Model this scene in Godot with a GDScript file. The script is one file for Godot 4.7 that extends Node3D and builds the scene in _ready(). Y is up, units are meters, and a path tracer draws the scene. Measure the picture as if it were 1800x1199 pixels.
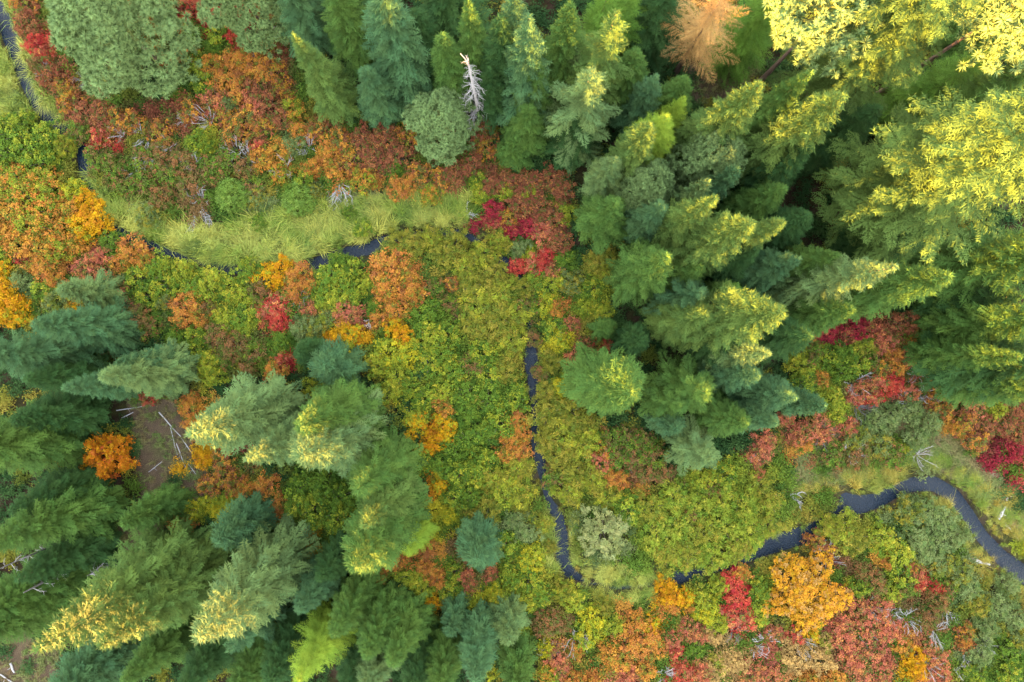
extends Node3D
# A forest creek seen straight down from the air: conifers, autumn bushes, grass banks.
# Photograph pixels (1800 x 1199) are turned into metres on the ground by P(); +x is right, +z is down in the photograph.

const CAM_H := 75.0
const FOC := 1200.0

var rng := RandomNumberGenerator.new()
var noise := FastNoiseLite.new()
var noise2 := FastNoiseLite.new()
var V := PackedVector3Array()
var N := PackedVector3Array()
var C := PackedColorArray()
var taken := {}
var labels := {}
var pending := []
var M := {}

# ------------------------------------------------------------------ small helpers
func P(px: float, py: float) -> Vector2:
	return Vector2((px - 900.0) / FOC * CAM_H, (py - 600.0) / FOC * CAM_H)

func numbered(called: String) -> String:
	if not taken.has(called):
		taken[called] = 0
		return called
	taken[called] += 1
	return "%s_%03d" % [called, taken[called]]

func lin(r: float, g: float, b: float, k := 1.0) -> Color:
	var c := Color(r / 255.0, g / 255.0, b / 255.0).srgb_to_linear()
	return Color(c.r * k, c.g * k, c.b * k)

func tri(a: Vector3, b: Vector3, c: Vector3, col: Color) -> void:
	var n := (c - a).cross(b - a).normalized()
	V.append(a); V.append(b); V.append(c)
	N.append(n); N.append(n); N.append(n)
	C.append(col); C.append(col); C.append(col)

func finish() -> ArrayMesh:
	var arr := []
	arr.resize(Mesh.ARRAY_MAX)
	arr[Mesh.ARRAY_VERTEX] = V
	arr[Mesh.ARRAY_NORMAL] = N
	arr[Mesh.ARRAY_COLOR] = C
	var m := ArrayMesh.new()
	m.add_surface_from_arrays(Mesh.PRIMITIVE_TRIANGLES, arr)
	V = PackedVector3Array(); N = PackedVector3Array(); C = PackedColorArray()
	return m

func tube(pts: Array, radii: Array, sides: int, col: Color, jitter := 0.12) -> void:
	var rings := []
	for i in pts.size():
		var d: Vector3
		if i == 0: d = pts[1] - pts[0]
		elif i == pts.size() - 1: d = pts[i] - pts[i - 1]
		else: d = pts[i + 1] - pts[i - 1]
		d = d.normalized()
		var u := d.cross(Vector3.RIGHT if absf(d.x) < 0.8 else Vector3.UP).normalized()
		var w := d.cross(u)
		var ring := []
		for k in sides:
			var a := TAU * k / sides
			ring.append([pts[i] + (u * cos(a) + w * sin(a)) * radii[i], u * cos(a) + w * sin(a)])
		rings.append(ring)
	for i in pts.size() - 1:
		for k in sides:
			var k2 := (k + 1) % sides
			var j := 1.0 + rng.randf_range(-jitter, jitter)
			var c := Color(col.r * j, col.g * j, col.b * j)
			var q := [rings[i][k], rings[i + 1][k], rings[i + 1][k2], rings[i][k], rings[i + 1][k2], rings[i][k2]]
			for e in q:
				V.append(e[0]); N.append(e[1]); C.append(c)
	for e in [0, pts.size() - 1]:
		for k in sides:
			tri(pts[e], rings[e][k][0], rings[e][(k + 1) % sides][0], col)

func part(called: String, mesh: Mesh, mat: Material, parent: Node) -> MeshInstance3D:
	var o := MeshInstance3D.new()
	o.name = called
	o.mesh = mesh
	o.material_override = mat
	parent.add_child(o, true)
	return o

func thing(called: String, category: String, label: String, at: Vector3, group := "") -> Node3D:
	var o := Node3D.new()
	o.name = numbered(called)
	add_child(o)
	o.position = at
	o.set_meta("category", category)
	if label: o.set_meta("label", label)
	if group: o.set_meta("group", group)
	return o

func structure(called: String, mesh: Mesh, mat: Material) -> MeshInstance3D:
	var o := part(called, mesh, mat, self)
	o.set_meta("kind", "structure")
	return o

func paint(called: String, col: Color, rough: float, back := Color.BLACK) -> StandardMaterial3D:
	var m := StandardMaterial3D.new()
	m.resource_name = called
	m.vertex_color_use_as_albedo = true
	m.albedo_color = col
	m.roughness = rough
	m.metallic_specular = 0.16
	m.cull_mode = BaseMaterial3D.CULL_DISABLED
	if back != Color.BLACK:
		m.backlight_enabled = true
		m.backlight = back
	M[called] = m
	return m

# ------------------------------------------------------------------ labels: what it looks like and which landmark it stands by
const LANDMARKS := [
	["the big round pine by the upper creek", 200, 100], ["the grey standing snag", 832, 150], ["the creek's narrow top reach", 60, 170],
	["the round bush by the branch heap", 415, 348], ["the round bush by the branch fan", 530, 355], ["the creek's small rapid", 150, 300],
	["the grey branch heap on the grass", 355, 385], ["the long pale grass bank", 450, 440], ["the golden bush overhanging the creek", 170, 385],
	["the golden tree at the left border", 25, 520], ["the scarlet bush among yellow ones", 488, 550], ["the white stick heap", 653, 560],
	["the big orange bush below the creek", 690, 490], ["the crimson bush by the grass tip", 870, 378], ["the lone water gap mid-picture", 935, 640],
	["the pair of sunlit firs", 560, 740], ["the brown clearing", 290, 760], ["the flame-orange bush by the clearing", 208, 800],
	["the egg-yellow bush patch", 775, 740], ["the orange-brown bush beside the creek", 905, 765], ["the small lime larch", 745, 940],
	["the round blue fir", 842, 935], ["the pale willow", 1060, 935], ["the open creek reach below mid-picture", 988, 950],
	["the scarlet maple near the bottom", 1290, 1050], ["the big orange maple", 1405, 1030], ["the wide green willow thicket", 1240, 920],
	["the creek's blunt dark pool", 1490, 890], ["the creek's smooth loop", 1650, 860], ["the white driftwood", 1757, 900],
	["the fallen log on the bank", 1720, 985], ["the round fir with sunlit centre", 1085, 685], ["the brown bush thicket", 1110, 800],
	["the crimson patch below the firs", 1490, 585], ["the pinkish red bushes", 1545, 665], ["the tall bare pine trunk", 1360, 120],
	["the rusty orange larch", 1270, 50], ["the huge sunlit tree", 1680, 300], ["the tallest sunlit fir tip", 120, 1100],
	["the second sunlit fir tip", 350, 1110], ["the fir with three sunlit tips", 690, 890], ["the neon larch at the bottom", 550, 1150],
	["the tiny blue fir", 797, 1085], ["the pale fan-branched fir", 1040, 210], ["the tall pale-tipped fir", 930, 120],
	["the broad blue-green fir", 690, 110], ["the sand-coloured track", 1690, 800], ["the sharp creek bend", 1000, 1010],
	["the pale-tipped slim fir", 520, 90], ["the grey twiggy brush", 1600, 1090],
]
const ORDINAL := ["", "second", "third", "fourth", "fifth", "sixth", "seventh", "eighth", "ninth", "tenth", "eleventh", "twelfth"]

func later(o: Node, what: String, px: float, py: float) -> void:   # the label is written once every thing is known
	px = clampf(px, 0, 1800); py = clampf(py, 0, 1199)
	var best := 0
	var bd := 1e9
	for i in LANDMARKS.size():
		var d := Vector2(px - LANDMARKS[i][1], py - LANDMARKS[i][2]).length()
		if d < bd and d > 14.0:
			bd = d; best = i
	var v := Vector2(px - LANDMARKS[best][1], py - LANDMARKS[best][2])
	var side := "right of"
	if absf(v.x) > 2.0 * absf(v.y): side = "right of" if v.x > 0 else "left of"
	elif absf(v.y) > 2.0 * absf(v.x): side = "below" if v.y > 0 else "above"
	else: side = ("below" if v.y > 0 else "above") + (" right of" if v.x > 0 else " left of")
	pending.append([o, what, "%s %s" % [side, LANDMARKS[best][0]], bd])

func write_labels() -> void:
	var by := {}
	for e in pending:
		var key: String = e[1] + " " + e[2]
		if not by.has(key): by[key] = []
		by[key].append(e)
	for key in by:
		var l: Array = by[key]
		l.sort_custom(func(a, b): return a[3] < b[3])
		for i in l.size():
			var t: String = key if l.size() == 1 else "%s%s closest %s" % [ORDINAL[i] + " " if i else "", l[i][1], l[i][2]]
			if l.size() > 1:
				t = "%s, %s outward" % [key, ORDINAL[i] if i else "first"]
			l[i][0].set_meta("label", t)

# ------------------------------------------------------------------ foliage pieces
func leaf(c: Vector3, a: Vector3, b: Vector3, l: float, w: float, col: Color) -> void:
	var up := a.cross(b) * w * 0.25
	var p0 := c - a * l * 0.5
	var p1 := c + a * l * 0.5
	var s := b * w * 0.5
	tri(p0, c + s + up, p1, col)
	tri(p0, p1, c - s + up, col)

func shade(c: Color, amount: float) -> Color:
	var j := 1.0 + rng.randf_range(-amount, amount)
	var k := rng.randf_range(-amount, amount) * 0.35
	return Color(c.r * j * (1.0 + k), c.g * j, c.b * j * (1.0 - k))

func pick(fam: Array) -> Color:
	var t := rng.randf()
	for f in fam:
		t -= f[1]
		if t <= 0.0: return f[0]
	return fam[0][0]

# a leafy bush of radius r and height h: leaf clumps on branch ends spread through an uneven dome
func bush_mesh(fam: Array, r: float, h: float, clumps: int, leaves: int, ll: float, lw: float, upright := 0.0, lobes := 1.0) -> ArrayMesh:
	var ph := rng.randf() * TAU
	var lob := rng.randi_range(3, 5)
	for i in clumps:
		var az := rng.randf() * TAU
		var el := rng.randf()                       # 0 rim, 1 top
		var edge := 1.0 + lobes * (0.22 * sin(az * lob + ph) + 0.12 * sin(az * 7.0 + ph * 3.0))
		var rad := r * sqrt(1.0 - el * el * 0.92) * edge * (rng.randf_range(0.82, 1.06) if rng.randf() < 0.75 else rng.randf_range(0.35, 0.8))
		var y := h * (0.25 + 0.75 * el) * rng.randf_range(0.72, 1.12) * (0.9 + 0.14 * sin(az * 2.0 + ph))
		var c := Vector3(cos(az) * rad, y, sin(az) * rad)
		var cr := rng.randf_range(0.14, 0.34)
		var base := shade(pick(fam), 0.2)
		var out := Vector3(cos(az), 0.25, sin(az))
		for k in leaves:
			var off := Vector3(rng.randfn(), rng.randfn() * 0.38, rng.randfn()) * cr * 0.55
			var a := Vector3(rng.randfn(), rng.randfn() * 0.35 - 0.1, rng.randfn())
			a = (a.normalized() + out * 0.5 + Vector3(0, upright, 0)).normalized()
			var nn := Vector3(rng.randfn() * 0.42, 1.0, rng.randfn() * 0.42)
			var b := nn.cross(a).normalized()
			var s := rng.randf_range(0.5, 1.35)
			var col := shade(base if rng.randf() < 0.88 else pick(fam), 0.14)
			leaf(c + off, a, b, ll * s, lw * s, col)
	return finish()

func stem_mesh(r: float, h: float, count: int, thick: float) -> ArrayMesh:
	for i in count:
		var az := TAU * i / count + rng.randf_range(-0.4, 0.4)
		var d := Vector3(cos(az), 0, sin(az))
		var e := rng.randf_range(0.4, 0.75) * r
		tube([Vector3(0, -0.08, 0), d * e * 0.35 + Vector3(0, h * 0.3, 0), d * e * 0.75 + Vector3(0, h * 0.58, 0), d * e + Vector3(0, h * 0.82, 0)], [thick, thick * 0.8, thick * 0.5, thick * 0.2], 5, lin(120, 108, 96, 0.5))
	return finish()

# a flat evergreen bough: axis that bends down, side sprays that hang a little, twigs in the bough's own plane
func frond(o: Vector3, az: float, L: float, p0: float, p1: float, wide: float, col: Color, fine: float, step: float) -> void:
	var f := Vector3(cos(az), 0, sin(az))
	var roll := rng.randf_range(-0.35, 0.35)
	var side := (Vector3(-sin(az), 0, cos(az)) + Vector3(0, roll, 0)).normalized()
	var n := maxi(3, int(L / step))
	var p := o
	var tipw := rng.randf_range(0.8, 1.2)
	var hang := rng.randf_range(0.1, 0.4)
	for i in n:
		var s := (i + 0.5) / n
		var pitch := lerpf(p0, p1, s)
		var d := f * cos(pitch) + Vector3(0, sin(pitch), 0)
		var q := p + d * (L / n)
		var up := side.cross(d).normalized()
		if up.y < 0.0: up = -up
		var bl := L * wide * pow(1.0 - s, 0.55) * (0.5 + 0.5 * minf(1.0, s * 2.6)) * tipw + 0.14
		for sd in [-1.0, 1.0]:
			var l := bl * rng.randf_range(0.6, 1.15)
			var dd: Vector3 = (d * rng.randf_range(0.5, 0.95) + side * sd * rng.randf_range(0.55, 0.9) - up * (hang + rng.randf_range(-0.15, 0.15))).normalized()
			var perp := dd.cross(up + Vector3(rng.randfn(), 0, rng.randfn()) * 0.18).normalized()
			var w := fine * rng.randf_range(0.8, 1.3)
			var c := shade(col, 0.1)
			var mid := p + dd * l * 0.45
			tri(p, mid + perp * w, p + dd * l, c)
			tri(p, p + dd * l, mid - perp * w, c)
			var tw := int(l / 0.13)
			for t in tw:
				var at := p + dd * l * (0.2 + 0.75 * (t + rng.randf()) / maxf(1.0, tw))
				var ts := -1.0 if t % 2 else 1.0
				var td: Vector3 = (dd * 0.75 + perp * ts * 0.7 + up * rng.randf_range(-0.2, 0.22)).normalized()
				var tl := rng.randf_range(0.16, 0.34)
				var tn := td.cross(up + Vector3(rng.randfn(), 0, rng.randfn()) * 0.25).normalized() * fine
				tri(at - tn, at + td * tl, at + tn, shade(col, 0.1))
		p = q
	var e := f.cross(Vector3.UP).normalized() * fine
	tri(p - e, p + f * 0.3, p + e, shade(col, 0.1))

# pointed conifer crown: whorls of fronds from crown base to tip
func fir_crown(h: float, R: float, base: float, gap: float, per: int, wide: float, power: float, fine: float, step: float, droop: float, rough := 0.2) -> ArrayMesh:
	var y := h * base
	var ph := rng.randf() * TAU
	var bulge := rng.randf() * TAU
	while y < h - 0.12:
		var t := (y - h * base) / (h * (1.0 - base))
		var prof := pow(1.0 - t, power) * minf(1.0, 0.72 + t * 2.2)
		var k := maxi(5, int(round(per * (0.7 + 0.3 * (1.0 - t)))))
		for i in k:
			var az := ph + TAU * i / k + rng.randf_range(-0.3, 0.3)
			var L := R * prof * rng.randf_range(1.0 - rough * 1.6, 1.0 + rough) * (1.0 + 0.1 * sin(az * 2.0 + bulge + t * 5.0)) + 0.12
			var p0 := lerpf(0.02, 0.85, pow(t, 1.6)) + rng.randf_range(-0.14, 0.14)
			var p1 := p0 - lerpf(droop, droop * 0.35, t)
			var v := 1.0 + rng.randf_range(-0.25, 0.25)
			var warm := rng.randf_range(-0.1, 0.1)
			frond(Vector3(0, y + rng.randf_range(-0.2, 0.2), 0), az, L, p0, p1, wide, Color(0.8 * v * (1.0 + warm), 0.8 * v, 0.8 * v * (1.0 - warm)), fine * (1.0 - 0.4 * t), step * (1.0 - 0.3 * t))
		ph += 2.399
		y += gap * lerpf(1.0, 0.45, t)
	tri(Vector3(-0.05, h - 0.5, 0), Vector3(0, h, 0), Vector3(0.05, h - 0.5, 0), Color(0.8, 0.8, 0.8))
	tri(Vector3(0, h - 0.5, -0.05), Vector3(0, h, 0), Vector3(0, h - 0.5, 0.05), Color(0.8, 0.8, 0.8))
	return finish()

# crown of a great old tree: each long limb carries several boughs
func giant_crown(h: float, R: float, base: float) -> ArrayMesh:
	var y := h * base
	var ph := 0.0
	while y < h - 1.0:
		var t := (y - h * base) / (h * (1.0 - base))
		var prof := sqrt(maxf(0.02, 1.0 - pow(t, 1.7))) * minf(1.0, 0.7 + t * 1.5)
		for i in 7:
			var az := ph + TAU * i / 7.0 + rng.randf_range(-0.35, 0.35)
			var L := R * prof * rng.randf_range(0.55, 1.1)
			var v := 1.0 + rng.randf_range(-0.22, 0.22)
			var rise := lerpf(0.05, 0.5, t) + rng.randf_range(-0.1, 0.1)
			var n := maxi(1, int(L / 1.0))
			for k in n:
				var s := (k + 0.6) / n
				var at := Vector3(cos(az) * L * s, y + L * s * rise - 0.5 * s * s * L * 0.25, sin(az) * L * s)
				var v2 := v * rng.randf_range(0.85, 1.15)
				for e in 2:
					frond(at - Vector3(cos(az), 0, sin(az)) * 0.5, az + rng.randf_range(-1.0, 1.0), rng.randf_range(1.3, 2.3), rng.randf_range(0.0, 0.6), rng.randf_range(-0.7, -0.1), 0.42, Color(0.8 * v2, 0.8 * v2, 0.8 * v2), 0.042, 0.2)
		ph += 2.399
		y += 0.95
	for k in 10:
		frond(Vector3(0, h - 1.4, 0), k * 2.399, 1.5, 0.9, 0.5, 0.42, Color(0.8, 0.8, 0.8), 0.042, 0.18)
	return finish()

# pine crown: rounded, needle tufts at branch ends
func pine_crown(h: float, R: float, base: float, tufts: int, tr: float, needles: int) -> ArrayMesh:
	var ph := rng.randf() * TAU
	for i in tufts:
		var t := pow(rng.randf(), 0.85)
		var az := rng.randf() * TAU
		var prof := sqrt(maxf(0.0, 1.0 - pow(absf(t - 0.32) / 0.7, 2.2))) * (1.0 + 0.16 * sin(az * 3.0 + ph + t * 4.0) + 0.16 * sin(az * 5.0 + t * 11.0))
		var rad := R * prof * (rng.randf_range(0.82, 1.06) if rng.randf() < 0.8 else rng.randf_range(0.4, 0.8))
		var c := Vector3(cos(az) * rad, h * (base + (1.0 - base) * t) + rng.randf_range(-0.3, 0.3), sin(az) * rad)
		var ax := (Vector3(cos(az), 0.9 + t, sin(az)).normalized() + Vector3(rng.randfn(), rng.randfn(), rng.randfn()) * 0.16).normalized()
		var v := 1.0 + rng.randf_range(-0.2, 0.2)
		var r := tr * rng.randf_range(0.75, 1.25)
		for k in needles:
			var d := (Vector3(rng.randfn(), rng.randfn(), rng.randfn()).normalized() + ax * 0.75).normalized()
			var w := d.cross(Vector3(rng.randfn(), rng.randfn(), rng.randfn())).normalized() * r * 0.085
			var o := c - ax * r * 0.4
			tri(o + d * r * 0.15 - w, o + d * r * rng.randf_range(0.9, 1.25), o + d * r * 0.15 + w, shade(Color(0.8 * v, 0.8 * v, 0.8 * v), 0.16))
	# limbs that carry the tufts
	for i in 26:
		var az := i * 2.399
		var y := h * (base + (1.0 - base) * (0.04 + 0.86 * i / 26.0))
		var l := R * 0.75 * sqrt(maxf(0.05, 1.0 - pow(absf((y / h - base) / (1.0 - base) - 0.32) / 0.7, 2.2)))
		var d := Vector3(cos(az), 0, sin(az))
		tube([Vector3(0, y - 0.5, 0), d * l * 0.5 + Vector3(0, y - 0.25, 0), d * l + Vector3(0, y + 0.2, 0)], [0.1, 0.06, 0.03], 4, Color(0.75, 0.6, 0.5))
	return finish()

func trunk_mesh(h: float, r: float, col: Color) -> ArrayMesh:
	var pts := []
	var rad := []
	for i in 9:
		var t := i / 8.0
		pts.append(Vector3(rng.randf_range(-0.04, 0.04) * t, -0.15 + (h - 0.1) * t, rng.randf_range(-0.04, 0.04) * t))
		rad.append(r * (pow(1.0 - t, 1.4) + 0.03) * (1.25 if i == 0 else 1.0))
	tube(pts, rad, 9, col, 0.2)
	return finish()

var creek := []       # [x, z, half width] in metres

func creek_distance(x: float, z: float) -> float:   # metres outside the water's edge, negative inside
	var best := 1e9
	for i in creek.size() - 1:
		var a: Vector3 = creek[i]
		var b: Vector3 = creek[i + 1]
		if minf(a.x, b.x) - 7.0 > x or maxf(a.x, b.x) + 7.0 < x or minf(a.y, b.y) - 7.0 > z or maxf(a.y, b.y) + 7.0 < z:
			continue
		var ab := Vector2(b.x - a.x, b.y - a.y)
		var t := clampf(Vector2(x - a.x, z - a.y).dot(ab) / ab.length_squared(), 0, 1)
		var d := Vector2(x - a.x - ab.x * t, z - a.y - ab.y * t).length() - lerpf(a.z, b.z, t)
		best = minf(best, d)
	return best

func ground_y(x: float, z: float) -> float:
	return noise.get_noise_2d(x, z) * 0.5 * clampf(2.0 - maxf(absf(x) / 90.0, absf(z) / 70.0), 0.0, 1.0)

func poly(flat: Array) -> PackedVector2Array:
	var out := PackedVector2Array()
	for i in range(0, flat.size(), 2):
		out.append(P(flat[i], flat[i + 1]))
	return out

func in_any(p: Vector2, polys: Array) -> bool:
	for q in polys:
		if Geometry2D.is_point_in_polygon(p, q): return true
	return false

func _ready() -> void:
	rng.seed = 20241
	noise.seed = 7; noise.frequency = 0.03
	noise2.seed = 11; noise2.frequency = 0.22
	# ---------------------------------------------------------------- camera, sky, sun
	var cam := Camera3D.new()
	cam.name = "camera"
	cam.position = Vector3(0, CAM_H, 0)
	cam.rotation_degrees = Vector3(-90, 0, 0)
	cam.fov = rad_to_deg(2.0 * atan(599.5 / FOC))
	cam.near = 0.5
	cam.far = 6000.0
	add_child(cam)
	cam.current = true
	var env := Environment.new()
	env.background_mode = Environment.BG_SKY
	var sm := ProceduralSkyMaterial.new()
	sm.sky_top_color = Color(0.68, 0.75, 0.83)
	sm.sky_horizon_color = Color(1.0, 0.96, 0.88)
	sm.ground_bottom_color = Color(0.2, 0.2, 0.16)
	sm.ground_horizon_color = Color(0.5, 0.5, 0.45)
	sm.sky_curve = 0.5
	sm.sun_angle_max = 1.0
	var sky := Sky.new()
	sky.sky_material = sm
	env.sky = sky
	env.background_energy_multiplier = 0.34
	env.tonemap_mode = Environment.TONE_MAPPER_LINEAR
	env.tonemap_exposure = 29.5
	env.sdfgi_enabled = true; env.ssao_enabled = true; env.ssil_enabled = true
	var we := WorldEnvironment.new()
	we.environment = env
	add_child(we)
	var sun := DirectionalLight3D.new()
	sun.name = "sun"
	var to_sun := Vector3(-0.86, 0.055, 0.50).normalized()
	sun.light_energy = 1.55
	sun.light_color = Color(1.0, 0.74, 0.40)
	sun.light_angular_distance = 0.5
	sun.shadow_enabled = true
	add_child(sun)
	sun.look_at_from_position(to_sun * 100.0, Vector3.ZERO)

	materials()
	terrain(to_sun)
	conifers()
	bushes()
	dead_wood()
	ground_cover()
	write_labels()

func materials() -> void:
	paint("leaf", Color.WHITE, 0.75, Color(0.12, 0.11, 0.05))
	paint("bark", Color.WHITE, 0.95)
	var grass := paint("grass", Color.WHITE, 0.7, Color(0.12, 0.12, 0.06))
	grass.metallic_specular = 0.25
	for e in [["fir_deep", 48, 74, 34], ["fir_mid", 66, 91, 36], ["fir_blue", 64, 92, 54], ["fir_pale", 86, 106, 58], ["fir_olive", 74, 94, 40], ["pine_needle", 124, 148, 88], ["larch_lime", 114, 136, 40], ["larch_green", 80, 110, 36], ["larch_rust", 160, 122, 70]]:
		var c := Color(e[1] / 278.0, e[2] / 278.0, e[3] / 278.0)
		paint(e[0], c, 0.7)

# ------------------------------------------------------------------ ground, creek, ridge
var grass_polys := []
var meadow_polys := []
var bare_polys := []
var forest_polys := []

func terrain(to_sun: Vector3) -> void:
	for c in [[-20, -30, 13], [-4, 20, 13], [10, 52, 12], [24, 92, 11], [44, 140, 11], [60, 176, 11], [82, 206, 11], [114, 230, 10], [140, 256, 9], [147, 290, 12], [150, 318, 11], [160, 356, 8], [184, 388, 8], [206, 408, 8], [236, 422, 5],
			[268, 434, 8], [310, 450, 4], [360, 464, 5], [400, 472, 11], [450, 476, 3], [505, 474, 4], [550, 464, 11], [598, 446, 12], [645, 438, 12], [672, 424, 10], [715, 414, 3], [770, 411, 9], [815, 408, 3], [850, 432, 3], [884, 462, 12], [905, 478, 6], [925, 515, 4],
			[932, 570, 4], [934, 635, 13], [937, 668, 10], [940, 720, 5], [942, 775, 9], [950, 815, 9], [958, 850, 5], [964, 880, 4], [980, 906, 9], [988, 945, 12], [990, 985, 12], [1002, 1008, 11], [1030, 1024, 3], [1085, 1036, 2], [1150, 1028, 3], [1196, 1016, 13], [1225, 1010, 5],
			[1290, 996, 3], [1345, 966, 12], [1385, 952, 14], [1428, 938, 14], [1465, 915, 9], [1492, 898, 12], [1490, 880, 10], [1510, 890, 15], [1545, 882, 11], [1578, 864, 11], [1610, 853, 13], [1645, 852, 14], [1678, 870, 14], [1705, 906, 13], [1730, 945, 13], [1762, 980, 14], [1800, 1010, 17], [1850, 1040, 17]]:
		var p := P(c[0], c[1])
		creek.append(Vector3(p.x, p.y, c[2] * 0.0625 * 0.82))
	grass_polys = [
		poly([140, 235, 165, 300, 190, 335, 235, 365, 285, 392, 340, 402, 425, 392, 520, 372, 600, 352, 700, 345, 780, 340, 832, 345, 825, 385, 780, 408, 700, 420, 640, 438, 560, 460, 480, 475, 400, 475, 330, 462, 270, 440, 215, 415, 180, 385, 150, 330]),
		poly([0, -40, 32, -40, 40, 40, 60, 90, 75, 140, 100, 175, 125, 200, 145, 245, 120, 240, 80, 210, 40, 140]),
		poly([-60, 60, 20, 100, 45, 160, 70, 210, 30, 215, -60, 200]),
		poly([1000, 960, 1040, 985, 1110, 990, 1180, 1000, 1190, 1025, 1130, 1060, 1080, 1062, 1040, 1040, 1005, 1015, 995, 985]),
		poly([1000, 900, 1020, 900, 1015, 1000, 998, 1000]),
		poly([960, 880, 975, 880, 985, 1000, 960, 1005]),
		poly([1370, 930, 1420, 880, 1480, 860, 1560, 860, 1610, 820, 1670, 830, 1720, 900, 1790, 960, 1860, 1000, 1860, 960, 1760, 860, 1690, 800, 1600, 800, 1490, 830, 1400, 860, 1340, 940]),
		poly([1620, 880, 1660, 880, 1700, 960, 1760, 1010, 1830, 1050, 1800, 1080, 1720, 1010, 1680, 960]),
	]
	meadow_polys = [
		poly([430, 360, 560, 340, 640, 330, 700, 350, 560, 380, 420, 400]),
		poly([1480, 700, 1620, 700, 1700, 800, 1820, 900, 1860, 1000, 1700, 850, 1600, 810, 1480, 850, 1380, 880, 1400, 800]),
	]
	bare_polys = [
		poly([225, 695, 335, 690, 345, 770, 375, 850, 335, 915, 280, 905, 245, 860, 235, 800]),
		poly([-80, 1060, 60, 1110, 110, 1140, 110, 1230, -80, 1230]),
		poly([1640, 760, 1680, 770, 1760, 840, 1750, 870, 1690, 820]),
		poly([1210, 110, 1330, 100, 1340, 150, 1290, 190, 1220, 180]),
		poly([200, 920, 300, 900, 290, 960, 220, 980]),
		poly([430, 0, 480, 0, 490, 60, 440, 90]),
	]
	forest_polys = [
		poly([480, -60, 620, 220, 850, 220, 880, 300, 1000, 330, 990, 440, 1080, 520, 1060, 640, 1040, 740, 1160, 820, 1250, 820, 1440, 730, 1400, 560, 1640, 560, 1640, 650, 1900, 720, 1900, -60]),
		poly([-60, 560, 110, 560, 350, 610, 340, 690, 240, 690, 240, 850, 380, 920, 520, 960, 620, 980, 760, 1040, 940, 1140, 940, 1260, -60, 1260]),
		poly([350, 660, 730, 660, 760, 900, 700, 980, 620, 820, 480, 860]),
	]
	# one sheet: fine in the frame, coarser towards the horizon
	var xs := []
	var zs := []
	for e in [-3500.0, -1800.0, -900.0, -450.0, -220.0, -120.0, -90.0, -76.0]:
		xs.append(e); zs.append(e)
	var x := -64.0
	while x <= 64.0:
		xs.append(x); x += 0.4
	var z := -46.0
	for i in zs.size():
		zs[i] = minf(zs[i], -52.0 - (7 - i) * 6.0)
	while z <= 46.0:
		zs.append(z); z += 0.4
	for e in [76.0, 90.0, 120.0, 220.0, 450.0, 900.0, 1800.0, 3500.0]:
		xs.append(e); zs.append(e)
	var W := xs.size()
	var verts := PackedVector3Array()
	var cols := PackedColorArray()
	var idx := PackedInt32Array()
	var soil := lin(120, 102, 84, 0.62)
	var litter := lin(72, 60, 46, 0.5)
	var green := lin(98, 108, 58, 0.6)
	var dry := lin(158, 146, 112, 0.6)
	var mud := lin(70, 64, 56, 0.6)
	for j in zs.size():
		for i in W:
			var p := Vector2(xs[i], zs[j])
			var y := ground_y(p.x, p.y)
			var col := green
			var n := noise2.get_noise_2d(p.x * 2.0, p.y * 2.0)
			if absf(p.x) < 65.0 and absf(p.y) < 47.0:
				var d := creek_distance(p.x, p.y)
				if d < 1.2:
					y = lerpf(-0.75, y, smoothstep(-0.5, 0.6, d))
				if in_any(p, bare_polys): col = lin(196, 184, 150, 0.5) if p.x > 40.0 else soil
				elif in_any(p, meadow_polys): col = dry.lerp(green, 0.35)
				elif in_any(p, forest_polys): col = litter
				else: col = litter.lerp(green, 0.4)
				if d < 0.3: col = mud
				col = col.lerp(soil if n > 0 else green, clampf(absf(n) * 0.9, 0, 0.5))
			var j2 := 1.0 + noise2.get_noise_2d(p.x * 9.0 + 50.0, p.y * 9.0) * 0.5
			verts.append(Vector3(p.x, y, p.y))
			cols.append(Color(col.r * j2, col.g * j2, col.b * j2))
	for j in zs.size() - 1:
		for i in W - 1:
			var a := j * W + i
			for k in [a, a + 1, a + W, a + 1, a + W + 1, a + W]: idx.append(k)
	var st := SurfaceTool.new()
	var arr := []
	arr.resize(Mesh.ARRAY_MAX)
	arr[Mesh.ARRAY_VERTEX] = verts
	arr[Mesh.ARRAY_COLOR] = cols
	arr[Mesh.ARRAY_INDEX] = idx
	st.create_from_arrays(arr)
	st.generate_normals()
	var gm := paint("earth", Color.WHITE, 1.0)
	var fine := NoiseTexture2D.new()
	fine.width = 1024; fine.height = 1024; fine.seamless = true
	var fnz := FastNoiseLite.new()
	fnz.seed = 3; fnz.frequency = 0.04; fnz.fractal_octaves = 5; fnz.fractal_gain = 0.65
	fine.noise = fnz
	var ramp := Gradient.new()
	ramp.set_color(0, Color(0.42, 0.4, 0.38)); ramp.set_color(1, Color(1, 0.98, 0.94))
	fine.color_ramp = ramp
	gm.albedo_texture = fine
	gm.uv1_triplanar = true; gm.uv1_world_triplanar = true
	gm.uv1_scale = Vector3(0.17, 0.17, 0.17)
	structure("ground", st.commit(), gm)

	# the creek's water: a strip that reaches under both banks
	for i in creek.size() - 1:
		var a: Vector3 = creek[i]
		var b: Vector3 = creek[i + 1]
		var da: Vector3 = creek[mini(i + 1, creek.size() - 1)] - creek[maxi(i - 1, 0)]
		var db: Vector3 = creek[mini(i + 2, creek.size() - 1)] - creek[i]
		var na := Vector2(-da.y, da.x).normalized() * (a.z + 0.55)
		var nb := Vector2(-db.y, db.x).normalized() * (b.z + 0.55)
		var a0 := Vector3(a.x - na.x, -0.34, a.y - na.y)
		var a1 := Vector3(a.x + na.x, -0.34, a.y + na.y)
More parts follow.
